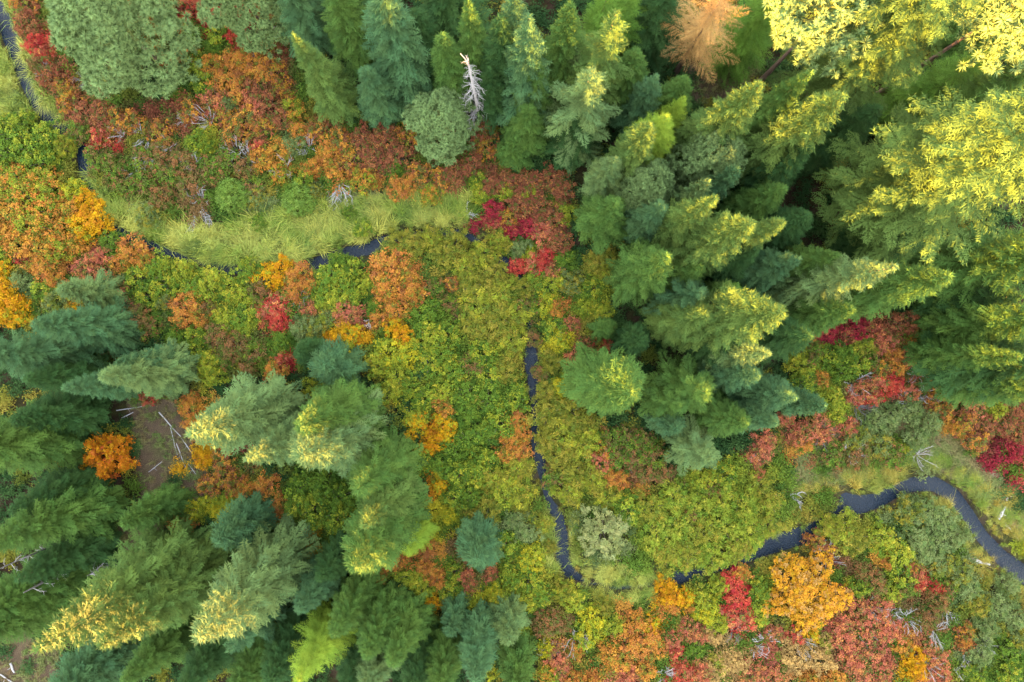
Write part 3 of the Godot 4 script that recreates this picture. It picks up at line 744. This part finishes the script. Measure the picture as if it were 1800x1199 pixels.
func bushes() -> void:
	var f := func(rows: Array) -> Array:
		var out := []
		for r in rows: out.append([lin(r[0], r[1], r[2], K), r[3]])
		return out
	fam = {
		"red": f.call([[222, 82, 68, .55], [196, 62, 62, .2], [230, 116, 80, .25]]),
		"crimson": f.call([[184, 56, 68, .55], [158, 60, 62, .25], [204, 92, 78, .2]]),
		"rust": f.call([[178, 108, 74, .36], [154, 90, 66, .2], [120, 122, 60, .28], [200, 130, 78, .16]]),
		"salmon": f.call([[226, 128, 94, .42], [234, 154, 90, .2], [196, 108, 84, .2], [142, 138, 68, .18]]),
		"orange": f.call([[224, 142, 68, .44], [236, 168, 70, .22], [196, 122, 72, .18], [138, 140, 60, .16]]),
		"gold": f.call([[242, 180, 38, .68], [228, 146, 40, .32]]),
		"amber": f.call([[212, 138, 62, .42], [142, 140, 54, .33], [228, 162, 62, .25]]),
		"yellow": f.call([[220, 202, 52, .58], [176, 184, 54, .42]]),
		"lime": f.call([[168, 176, 56, .56], [132, 156, 54, .28], [200, 188, 62, .16]]),
		"olive": f.call([[158, 154, 56, .48], [130, 142, 54, .32], [184, 166, 66, .2]]),
		"green": f.call([[112, 142, 50, .58], [90, 122, 46, .26], [140, 160, 54, .16]]),
		"deep": f.call([[66, 102, 52, .7], [84, 118, 60, .3]]),
		"sage": f.call([[144, 158, 92, .6], [116, 138, 74, .4]]),
		"willow": f.call([[154, 168, 56, .5], [124, 150, 52, .3], [180, 178, 64, .2]]),
		"brown": f.call([[150, 118, 72, .36], [116, 124, 56, .4], [172, 118, 74, .24]]),
		"tan": f.call([[214, 172, 102, .65], [190, 148, 88, .35]]),
	}
	var beside := {"red": "salmon", "crimson": "rust", "rust": "amber", "salmon": "rust", "orange": "amber", "gold": "yellow", "amber": "lime", "yellow": "lime", "lime": "green", "olive": "lime", "green": "lime", "deep": "green", "sage": "olive", "brown": "green", "tan": "olive", "willow": "olive"}
	var mixed := {}
	for k in fam:
		mixed[k] = []
		for e in fam[k]: mixed[k].append([e[0], e[1] * 0.5])
		for e in fam[beside[k]]: mixed[k].append([e[0], e[1] * 0.5])
	var meshes := {}
	for k in fam:
		meshes[k] = []
		for i in 4:
			var fm: Array = mixed[k] if i % 2 else fam[k]
			if k in ["olive", "sage", "willow"] or (k == "green" and i == 2):
				meshes[k].append(bush_mesh(fm, 1.5, 1.9, 110, 28, 0.24, 0.06, 0.25))
			else:
				meshes[k].append(bush_mesh(fm, 1.5, 1.9, 112, 22, 0.155, 0.115))
	var stems := [stem_mesh(1.5, 1.9, 5, 0.05), stem_mesh(1.5, 1.9, 6, 0.045)]
	for k in BUSHES:
		var l: Array = BUSHES[k]
		for i in range(0, l.size(), 3):
			var p := P(l[i], l[i + 1])
			var r: float = l[i + 2] * 0.0625 * 1.12
			bush(k, p, r, rng.randf_range(0.85, 1.25) * (0.6 + 0.4 * r / 1.5), meshes[k][rng.randi() % 4], stems[rng.randi() % 2], l[i], l[i + 1], "")
	# three shapely ones
	var big := bush_mesh([[lin(240, 164, 52, K), .5], [lin(246, 184, 48, K), .3], [lin(220, 166, 92, K), .2]], 3.9, 4.4, 780, 26, 0.17, 0.13)
	var p2 := P(1405, 1030)
	var o := thing("maple_tree", "maple", "big rounded golden-orange maple below the creek's lower reach", Vector3(p2.x, ground_y(p2.x, p2.y), p2.y))
	part("trunk", stem_mesh(3.6, 4.0, 6, 0.12), M["bark"], o)
	part("crown", big, M["leaf"], o)
	bush_spots.append([p2.x, p2.y, 3.8, "orange"])
	p2 = P(210, 796)
	o = thing("maple_tree", "maple", "flame-orange small maple at the left edge of the brown clearing", Vector3(p2.x, ground_y(p2.x, p2.y), p2.y))
	part("trunk", stem_mesh(1.9, 3.6, 5, 0.08), M["bark"], o)
	part("crown", bush_mesh([[lin(238, 140, 40, K), .55], [lin(246, 170, 40, K), .3], [lin(220, 110, 50, K), .15]], 2.2, 4.2, 330, 26, 0.16, 0.12), M["leaf"], o)
	bush_spots.append([p2.x, p2.y, 2.2, "orange"])
	var pale := bush_mesh([[lin(168, 176, 104, K), .6], [lin(188, 190, 120, K), .4]], 2.7, 3.2, 260, 36, 0.24, 0.065, 0.3)
	p2 = P(1058, 930)
	o = thing("willow_bush", "willow", "pale yellow-green willow bush right of the open creek reach", Vector3(p2.x, ground_y(p2.x, p2.y), p2.y))
	part("stem", stem_mesh(2.5, 3.0, 6, 0.07), M["bark"], o)
	part("foliage", pale, M["leaf"], o)
	bush_spots.append([p2.x, p2.y, 2.7, "sage"])
	var ball := bush_mesh([[lin(128, 158, 64, K), .6], [lin(142, 170, 76, K), .4]], 1.75, 2.5, 260, 26, 0.15, 0.09, 0.0, 0.15)
	for q in [[415, 348, "round bright green bush near the grey branch heap"], [530, 355, "round bright green bush beside the bare branch fan"]]:
		p2 = P(q[0], q[1])
		o = thing("round_bush", "bush", q[2], Vector3(p2.x, ground_y(p2.x, p2.y), p2.y), "round green bushes on the grass flat")
		part("stem", stems[0], M["bark"], o)
		part("foliage", ball, M["leaf"], o)
		bush_spots.append([p2.x, p2.y, 1.8, "green"])

func bush(k: String, p: Vector2, r: float, hs: float, mesh: Mesh, stem: Mesh, px: float, py: float, label: String) -> void:
	var o := thing(FAMILY_WORDS[k].replace("-", "_").replace(" ", "_") + "_bush", "bush", label, Vector3(p.x, ground_y(p.x, p.y), p.y), "autumn bushes along the creek")
	o.rotation.y = rng.randf() * TAU
	var s := r / 1.5
	o.scale = Vector3(s, hs, s)
	part("stem", stem, M["bark"], o)
	part("foliage", mesh, M["leaf"], o)
	bush_spots.append([p.x, p.y, r, k])
	if label == "":
		later(o, ("small " if r < 1.0 else ("large " if r > 1.75 else "")) + FAMILY_WORDS[k] + " bush", px, py)

# ------------------------------------------------------------------ dead wood
func dead_wood() -> void:
	var grey := lin(176, 170, 168, 0.62)
	var dark := lin(120, 116, 114, 0.6)
	# the standing snag
	var h := 17.0
	var p := Vector2(822 - 900, 94 - 600) / FOC * (CAM_H - h)
	var o := thing("dead_tree", "dead tree", "grey bare standing snag among green firs at the top", Vector3(p.x, ground_y(p.x, p.y), p.y))
	var pts := []
	var rad := []
	for i in 12:
		var t := i / 11.0
		pts.append(Vector3(sin(t * 5.0) * 0.12 - (0.5 * maxf(0, t - 0.9) * 10.0), -0.15 + h * t, cos(t * 4.0) * 0.1))
		rad.append(0.24 * (1.0 - t * 0.85))
	tube(pts, rad, 8, grey)
	part("trunk", finish(), M["bark"], o)
	var twigs := []
	for v in 5:
		tube([Vector3.ZERO, Vector3(0.5, 0.05, rng.randf_range(-0.1, 0.1)), Vector3(1.0, -0.15, rng.randf_range(-0.2, 0.2)), Vector3(1.5, -0.5, rng.randf_range(-0.3, 0.3))], [0.045, 0.035, 0.025, 0.01], 4, grey)
		for k in 5:
			var b := Vector3(0.35 + k * 0.22, -0.05 - k * 0.06, 0)
			tube([b, b + Vector3(0.3, -0.1, rng.randf_range(-0.5, 0.5))], [0.02, 0.008], 3, grey)
		twigs.append(finish())
	for i in 84:
		var t := pow(rng.randf(), 1.3)
		var b := part("branch", twigs[i % 5], M["bark"], o)
		b.position = Vector3(0, 1.5 + t * (h - 2.2), 0)
		b.rotation = Vector3(0, i * 2.399, rng.randf_range(-0.5, 0.1))
		b.scale = Vector3.ONE * lerpf(1.5, 0.4, t) * rng.randf_range(0.7, 1.2)
	# bare trunks deep in the lower left stand
	for s in [[42, 1042, 11.4, 0.14, "long grey dead trunk in the dark below the tallest sunlit fir"], [155, 1012, 5.0, 0.12, "short grey broken trunk beside the longer dead trunk"], [0, 1000, 12.0, 0.11, "thin dead trunk at the left border among dark firs"]]:
		var hh: float = s[2]
		p = Vector2(s[0] - 900, s[1] - 600) / FOC * (CAM_H - hh)
		o = thing("dead_fir", "dead tree", s[4], Vector3(p.x, ground_y(p.x, p.y), p.y), "dead trunks in the shade")
		tube([Vector3(0, -0.15, 0), Vector3(0.05, hh * 0.4, 0.04), Vector3(-0.04, hh * 0.8, 0), Vector3(0, hh, 0)], [s[3] * 1.2, s[3], s[3] * 0.7, s[3] * 0.35], 7, dark)
		part("trunk", finish(), M["bark"], o)
		for i in 14:
			var b := part("branch", twigs[i % 5], M["bark"], o)
			b.position = Vector3(0, hh * (0.3 + 0.65 * rng.randf()), 0)
			b.rotation = Vector3(0, i * 2.399, rng.randf_range(-0.4, 0.2))
			b.scale = Vector3.ONE * rng.randf_range(0.35, 0.8)
	# bare branch fans and heaps on the ground: x, y, length, spread, count, direction, tone, name, label
	var fans := [
		[598, 322, 2.8, 0.85, 16, 90, 0, "branch_fan", "pale fan of bare branches on grass below the rust bushes"],
		[345, 372, 2.4, 1.0, 14, 50, 0, "branch_heap", "grey heap of bare branches on the grass bank"],
		[258, 240, 1.6, 3.1, 16, 0, 0, "dead_bush", "grey dead bush below the big round pine"],
		[264, 276, 1.7, 3.1, 18, 0, 0, "dead_bush", "grey dead bush, lower one of two below the round pine"],
		[355, 352, 1.5, 3.1, 12, 0, 0, "dead_bush", "grey twiggy bush just above the branch heap"],
		[653, 562, 1.0, 3.1, 12, 0, 0, "stick_heap", "small heap of white sticks among yellow bushes"],
		[815, 380, 1.7, 0.6, 8, -30, 0, "branch_heap", "bleached driftwood branches at the right tip of the grass bank"],
		[1560, 1080, 1.6, 3.1, 18, 0, 0, "dead_bush", "grey twiggy brush among salmon bushes"],
		[1590, 1085, 1.7, 3.1, 18, 0, 0, "dead_bush", "pale twiggy brush, left one of the pair near the creek log"],
		[1655, 1065, 2.4, 0.7, 9, 60, 0, "branch_fan", "white bare branches above the lower right brown bushes"],
		[1610, 655, 2.0, 3.1, 18, 0, 0, "dead_bush", "grey bare brush right of the pinkish red bushes"],
		[1598, 700, 1.8, 3.1, 16, 0, 0, "dead_bush", "grey bare brush below the pinkish red bushes"],
		[1475, 655, 1.5, 0.6, 6, -60, 0, "fallen_branch", "forked grey branch lying in the green gap"],
		[1440, 765, 1.6, 3.1, 14, 0, 1, "dead_bush", "grey bare brush beside the salmon bushes under the firs"],
		[1505, 715, 1.9, 3.1, 20, 0, 1, "dead_bush", "wide grey leafless bush above the meadow"],
		[1445, 975, 1.8, 3.1, 14, 0, 0, "dead_bush", "grey bare twigs right of the big orange maple"],
		[1345, 1125, 1.7, 3.1, 16, 0, 0, "dead_bush", "pinkish grey bare brush below left of the orange maple"],
		[965, 1135, 1.6, 3.1, 16, 0, 1, "dead_bush", "grey brown bare brush at the bottom middle"],
		[1165, 1185, 1.5, 3.1, 12, 0, 0, "dead_bush", "small grey brush between orange and red bushes at the bottom"],
		[1290, 1110, 1.3, 3.1, 12, 0, 1, "dead_bush", "small dark brush just below the scarlet maple"],
		[1505, 1110, 2.2, 0.8, 8, 20, 0, "fallen_branch", "long white branches between two salmon bushes"],
		[1690, 1150, 1.8, 0.7, 7, 80, 0, "fallen_branch", "grey branches near the lower right corner"],
		[1735, 1140, 1.7, 0.6, 6, 100, 0, "fallen_branch", "pale branch beside the grey-green bush in the lower right"],
		[1310, 815, 1.8, 0.4, 5, -35, 0, "fallen_branch", "white fallen stem above the green willow thicket"],
		[740, 640, 1.4, 0.5, 5, -30, 1, "fallen_branch", "dark forked stick among yellow-green bushes"],
		[1095, 815, 1.4, 3.1, 12, 0, 1, "dead_bush", "grey bare twigs amid the brown bush thicket"],
		[530, 525, 1.2, 3.1, 12, 0, 1, "dead_bush", "grey twigs beside the scarlet bush"],
		[475, 70, 2.0, 0.5, 6, -30, 0, "fallen_branch", "grey fallen branches left of the slim olive fir"],
		[445, 85, 1.6, 0.3, 4, 80, 0, "fallen_branch", "thin grey branch left of another below the top border"],
		[150, 140, 1.3, 3.1, 12, 0, 1, "dead_bush", "grey twigs between the round pine and rust bushes"],
		[1390, 870, 1.6, 0.6, 6, 20, 0, "fallen_branch", "pale sticks in the grass left of the creek's dark pool"],
	]
	for i in fans.size():
		var e: Array = fans[i]
		p = P(e[0], e[1])
		o = thing(e[7], e[7].replace("_", " "), e[8], Vector3(p.x, ground_y(p.x, p.y), p.y), "dead wood on the ground")
		var flat: bool = e[3] < 3.0
		for k in e[4]:
			var a: float = deg_to_rad(e[5]) + (rng.randf_range(-1, 1) * e[3])
			var L: float = e[2] * rng.randf_range(0.55, 1.1)
			var d := Vector3(cos(a), 0, sin(a))
			var sd := Vector3(-d.z, 0, d.x)
			var rise := rng.randf_range(0.1, 0.5) if flat else rng.randf_range(0.5, 1.3)
			var lift := 0.3 if flat else 0.0
			var b0 := Vector3(0, lift, 0) if not flat else sd * rng.randf_range(-0.12, 0.12) + Vector3(0, lift, 0)
			var p1 := b0 + d * L * 0.4 + Vector3(0, rise * 0.6, 0) + sd * rng.randf_range(-0.15, 0.15)
			var p2 := b0 + d * L * 0.75 + Vector3(0, rise, 0) + sd * rng.randf_range(-0.3, 0.3)
			var p3 := b0 + d * L + Vector3(0, rise * (1.0 if not flat else 0.7), 0) + sd * rng.randf_range(-0.4, 0.4)
			var th := 0.035 if not flat else 0.05
			var col := dark if e[6] else grey
			tube([b0, p1, p2, p3], [th, th * 0.8, th * 0.55, th * 0.25], 4, col)
			for t in 4:
				var q: Vector3 = [p1, p2, p1.lerp(p2, 0.5), p2.lerp(p3, 0.5)][t]
				var w := (d + sd * (1.0 if t % 2 else -1.0) * rng.randf_range(0.4, 1.0) + Vector3(0, rng.randf_range(0, 0.5), 0)).normalized()
				tube([q, q + w * L * rng.randf_range(0.18, 0.36)], [th * 0.5, th * 0.15], 3, col)
		part("crown", finish(), M["bark"], o)
		tube([Vector3(0, -0.15, 0), Vector3(0, 0.32, 0)], [0.09, 0.05], 6, dark)
		part("stem", finish(), M["bark"], o)
	for e in [[215, 238], [330, 212], [345, 292], [440, 284], [372, 216], [420, 268], [236, 302], [300, 258], [1520, 1062], [1640, 1108], [1680, 1172], [1328, 1142], [1402, 1124], [1722, 1128], [1622, 1160], [1500, 672], [1620, 690], [545, 262], [505, 300], [1455, 985], [1010, 1120], [90, 130], [1490, 790], [1610, 800]]:
		p = P(e[0], e[1])
		o = thing("dead_bush", "dead bush", "", Vector3(p.x, ground_y(p.x, p.y), p.y), "dead wood on the ground")
		var span := rng.randf_range(0.8, 1.5)
		for k in 13:
			var a := rng.randf() * TAU
			var d := Vector3(cos(a), rng.randf_range(0.9, 1.9), sin(a)).normalized() * span * rng.randf_range(1.2, 1.9)
			var bend := Vector3(rng.randfn(), 0, rng.randfn()) * 0.12
			tube([Vector3(0, 0.1, 0), d * 0.5 + bend, d], [0.032, 0.024, 0.01], 4, grey)
			for t in 4:
				var q := d * (0.45 + 0.13 * t) + bend
				tube([q, q + (d.normalized() + Vector3(rng.randfn(), 0.2, rng.randfn()) * 0.6).normalized() * span * 0.4], [0.018, 0.006], 3, grey)
		part("crown", finish(), M["bark"], o)
		tube([Vector3(0, -0.15, 0), Vector3(0, 0.2, 0)], [0.08, 0.05], 6, dark)
		part("stem", finish(), M["bark"], o)
		later(o, ("wide " if span > 1.2 else "") + "bare grey bush", e[0], e[1])
	# fallen logs: two ends, radius, label
	for e in [[1698, 980, 1738, 992, 0.2, "weathered grey log on the bank inside the creek loop"], [1752, 912, 1765, 890, 0.2, "white driftwood stump right of the creek loop"], [1768, 880, 1770, 862, 0.1, "thin white driftwood stem above the driftwood stump"], [1765, 920, 1790, 950, 0.12, "long bleached stick below the driftwood stump"],
			[198, 985, 212, 992, 0.22, "short grey log lying crosswise in the dark lower left"], [205, 722, 256, 714, 0.06, "thin pale pole lying across the top of the clearing"], [280, 725, 318, 768, 0.07, "grey stick slanting down the brown clearing"], [300, 752, 312, 800, 0.05, "thin grey stick in the middle of the clearing"], [318, 770, 345, 805, 0.06, "grey stick at the clearing's right side"], [215, 735, 235, 725, 0.06, "short grey stick at the clearing's left end"], [262, 830, 285, 812, 0.05, "thin stick in the lower clearing"], [330, 815, 352, 842, 0.05, "pale stick at the clearing's lower right"], [310, 780, 330, 830, 0.05, "slender grey stick crossing the lower clearing"],
			[20, 1165, 27, 1182, 0.12, "small white stump at the lower left corner"], [2, 1185, 24, 1200, 0.08, "white stick at the lower left corner"], [1300, 832, 1323, 815, 0.07, "straight white stem above the willow thicket's right end"], [738, 648, 748, 636, 0.07, "short dark stick among lime bushes"], [1124, 994, 1128, 1006, 0.06, "short white stick on the wetland grass"], [1470, 668, 1483, 650, 0.07, "bare grey stem in the green gap under the firs"], [1785, 812, 1790, 830, 0.09, "white stem beside the dark red bush at the right border"]]:
		var a2 := P(e[0], e[1])
		var b2 := P(e[2], e[3])
		var y0: float = ground_y(a2.x, a2.y) + e[4] * 0.7
		var y1: float = ground_y(b2.x, b2.y) + e[4] * 0.7
		var mid := (a2 + b2) * 0.5
		o = thing("fallen_log" if e[4] > 0.1 else "fallen_stick", "log" if e[4] > 0.1 else "stick", e[5], Vector3(mid.x, (y0 + y1) * 0.5, mid.y), "dead wood on the ground")
		var A := Vector3(a2.x - mid.x, (y0 - y1) * 0.5, a2.y - mid.y)
		tube([A, A * 0.35 + Vector3(0.03, 0.04, 0), A * -0.3 + Vector3(-0.04, 0, 0.03), -A], [e[4], e[4] * 0.95, e[4] * 0.85, e[4] * 0.6], 8, grey)
		part("stem", finish(), M["bark"], o)
		tube([A * 0.2, A * 0.05 + Vector3(A.z, 0.25, -A.x).normalized() * 0.5], [e[4] * 0.4, e[4] * 0.12], 5, grey)
		part("branch_stub", finish(), M["bark"], o)

# ------------------------------------------------------------------ grass and undergrowth
func scatter(called: String, label: String, category: String, mesh: Mesh, mat: Material, xf: Array, cols: Array) -> void:
	var mm := MultiMesh.new()
	mm.transform_format = MultiMesh.TRANSFORM_3D
	mm.use_colors = true
	mm.mesh = mesh
	mm.instance_count = xf.size()
	for i in xf.size():
		mm.set_instance_transform(i, xf[i])
		mm.set_instance_color(i, cols[i])
	var o := MultiMeshInstance3D.new()
	o.name = called
	o.multimesh = mm
	o.material_override = mat
	o.set_meta("kind", "stuff")
	o.set_meta("label", label)
	o.set_meta("category", category)
	add_child(o)

func grass_mesh(blades: int, length: float, lean: float, width: float) -> ArrayMesh:
	for i in blades:
		var o := Vector3(rng.randfn() * 0.2, -0.03, rng.randfn() * 0.2)
		var d := (Vector3(lean, 0, 0) + Vector3(rng.randfn(), 0, rng.randfn()) * 0.55)
		var l := length * rng.randf_range(0.6, 1.2)
		var side := Vector3(-d.z, 0, d.x).normalized() * width
		var p1 := o + d * l * 0.3 + Vector3(0, l * 0.6, 0)
		var p2 := o + d * l * 0.85 + Vector3(0, l * rng.randf_range(0.35, 0.6), 0)
		var v := rng.randf_range(0.75, 1.1)
		var c := Color(v * rng.randf_range(0.94, 1.06), v, v * rng.randf_range(0.85, 1.1))
		tri(o - side, p1 + side, o + side, c)
		tri(o - side, p1 - side, p1 + side, c)
		tri(p1 - side, p2, p1 + side, c)
	return finish()

func clump_mesh(clumps: int, r: float, h: float) -> ArrayMesh:
	for i in clumps:
		var az := rng.randf() * TAU
		var rr := sqrt(rng.randf()) * r
		var c := Vector3(cos(az) * rr, h * rng.randf_range(0.25, 1.0) * (1.15 - 0.6 * rr / r), sin(az) * rr)
		var v := rng.randf_range(0.75, 1.15)
		for k in 22:
			var a := Vector3(rng.randfn(), rng.randfn() * 0.4, rng.randfn()).normalized()
			var b := Vector3(rng.randfn() * 0.45, 1.0, rng.randfn() * 0.45).cross(a).normalized()
			var s := rng.randf_range(0.6, 1.2)
			leaf(c + Vector3(rng.randfn(), rng.randfn() * 0.5, rng.randfn()) * 0.2, a, b, 0.2 * s, 0.13 * s, shade(Color(v, v, v), 0.18))
	return finish()

func ground_cover() -> void:
	# long bank grass, combed by the water
	var long_grass := grass_mesh(64, 1.15, 0.7, 0.017)
	var xf := []
	var cols := []
	var straw := lin(192, 190, 84, 0.46)
	var fresh := lin(128, 152, 50, 0.46)
	var rusty := lin(184, 152, 60, 0.46)
	for pg in grass_polys:
		var lo := Vector2(1e9, 1e9)
		var hi := -lo
		for q in pg:
			lo = lo.min(q); hi = hi.max(q)
		for i in int((hi.x - lo.x) * (hi.y - lo.y) * 5.0):
			var p := Vector2(rng.randf_range(lo.x, hi.x), rng.randf_range(lo.y, hi.y))
			if not Geometry2D.is_point_in_polygon(p, pg): continue
			var d := creek_distance(p.x, p.y)
			if d < 0.35 or in_any(p, bare_polys): continue
			var ang := noise.get_noise_2d(p.x * 1.7 + 200.0, p.y * 1.7) * 5.0 + rng.randfn() * 0.6 + 2.2
			var s := rng.randf_range(0.4, 1.25) * (0.62 if p.x > 5.0 else 1.0)
			xf.append(Transform3D(Basis(Vector3.UP, ang).scaled(Vector3(s, s * rng.randf_range(0.7, 1.1), s)), Vector3(p.x, ground_y(p.x, p.y), p.y)))
			var n := noise2.get_noise_2d(p.x, p.y) * 1.6 + rng.randfn() * 0.15
			var c := straw.lerp(fresh, clampf(0.45 + n, 0, 1))
			if p.x > 30.0: c = c.lerp(rusty, clampf(0.3 - n, 0, 0.7))
			cols.append(shade(c.lerp(lin(88, 112, 46, 0.4), clampf(noise2.get_noise_2d(p.x * 2.6 + 31.0, p.y * 2.6) * 1.6, 0.0, 0.8)), 0.25))
	# a fringe of grass down both creek banks
	for i in creek.size() - 1:
		var a: Vector3 = creek[i]
		var b: Vector3 = creek[i + 1]
		var ab := Vector2(b.x - a.x, b.y - a.y)
		var nrm := Vector2(-ab.y, ab.x).normalized()
		for k in int(ab.length() * 5.0):
			var t := rng.randf()
			var sd := -1.0 if rng.randf() < 0.5 else 1.0
			var p := Vector2(a.x, a.y) + ab * t + nrm * sd * (lerpf(a.z, b.z, t) + rng.randf_range(0.3, 1.0))
			if creek_distance(p.x, p.y) < 0.1: continue
			var s := rng.randf_range(0.25, 0.5)
			xf.append(Transform3D(Basis(Vector3.UP, rng.randf() * TAU).scaled(Vector3(s, s, s)), Vector3(p.x, ground_y(p.x, p.y) - 0.05, p.y)))
			cols.append(fresh.lerp(straw if rng.randf() < 0.6 else rusty, rng.randf()))
	scatter("grass", "long yellow-green grass along the creek banks", "grass", long_grass, M["grass"], xf, cols)
	# low meadow growth
	var short_grass := grass_mesh(40, 0.5, 0.25, 0.02)
	xf = []; cols = []
	var drab := lin(140, 140, 80, 0.46)
	var weed := lin(116, 142, 66, 0.46)
	var heath := lin(156, 126, 88, 0.46)
	for pg in meadow_polys + bare_polys:
		var bare: bool = pg in bare_polys
		var lo := Vector2(1e9, 1e9)
		var hi := -lo
		for q in pg:
			lo = lo.min(q); hi = hi.max(q)
		for i in int((hi.x - lo.x) * (hi.y - lo.y) * (1.6 if bare else 7.0)):
			var p := Vector2(rng.randf_range(lo.x, hi.x), rng.randf_range(lo.y, hi.y))
			if not Geometry2D.is_point_in_polygon(p, pg) or creek_distance(p.x, p.y) < 0.3: continue
			var s := rng.randf_range(0.6, 1.3)
			xf.append(Transform3D(Basis(Vector3.UP, rng.randf() * TAU).scaled(Vector3(s, s, s)), Vector3(p.x, ground_y(p.x, p.y), p.y)))
			var n := noise2.get_noise_2d(p.x * 1.5, p.y * 1.5) * 1.8 + rng.randfn() * 0.2
			cols.append(drab.lerp(weed if n > 0 else heath, clampf(absf(n), 0, 1)))
	scatter("meadow_grass", "low drab meadow grass on the open flats", "grass", short_grass, M["grass"], xf, cols)
	# undergrowth between the bushes, in the colours of its neighbours, and thin on the forest floor
	var clump := clump_mesh(16, 0.95, 0.75)
	xf = []; cols = []
	var z := -44.0
	while z < 44.0:
		var x := -62.0
		while x < 62.0:
			var p := Vector2(x + rng.randf_range(-0.45, 0.45), z + rng.randf_range(-0.45, 0.45))
			x += 1.05
			if creek_distance(p.x, p.y) < 0.9: continue
			if in_any(p, grass_polys): continue
			if in_any(p, bare_polys) and rng.randf() < 0.94: continue
			if in_any(p, meadow_polys) and rng.randf() < 0.55: continue
			var bd := 1e9
			var best := "green"
			for b in bush_spots:
				var dx: float = b[0] - p.x
				var dz: float = b[1] - p.y
				if absf(dx) > bd + 3.0 or absf(dz) > bd + 3.0: continue
				var d: float = sqrt(dx * dx + dz * dz) - b[2]
				if d < bd:
					bd = d; best = b[3]
			if bd < -0.7: continue
			var c: Color
			if bd > 2.2 or in_any(p, forest_polys):
				if bd > 0.6 and rng.randf() < 0.6: continue
				c = pick(fam["deep"]) if rng.randf() < 0.75 else pick(fam["olive"])
			else:
				c = pick(fam[best])
				if rng.randf() < 0.45: c = pick(fam["green" if rng.randf() < 0.7 else "olive"])
			var s := rng.randf_range(0.75, 1.25)
			xf.append(Transform3D(Basis(Vector3.UP, rng.randf() * TAU).scaled(Vector3(s, s * rng.randf_range(0.7, 1.5), s)), Vector3(p.x, ground_y(p.x, p.y) - 0.05, p.y)))
			cols.append(shade(c, 0.12))
		z += 1.0
	scatter("undergrowth", "low mixed undergrowth between the bushes and trees", "undergrowth", clump, M["leaf"], xf, cols)
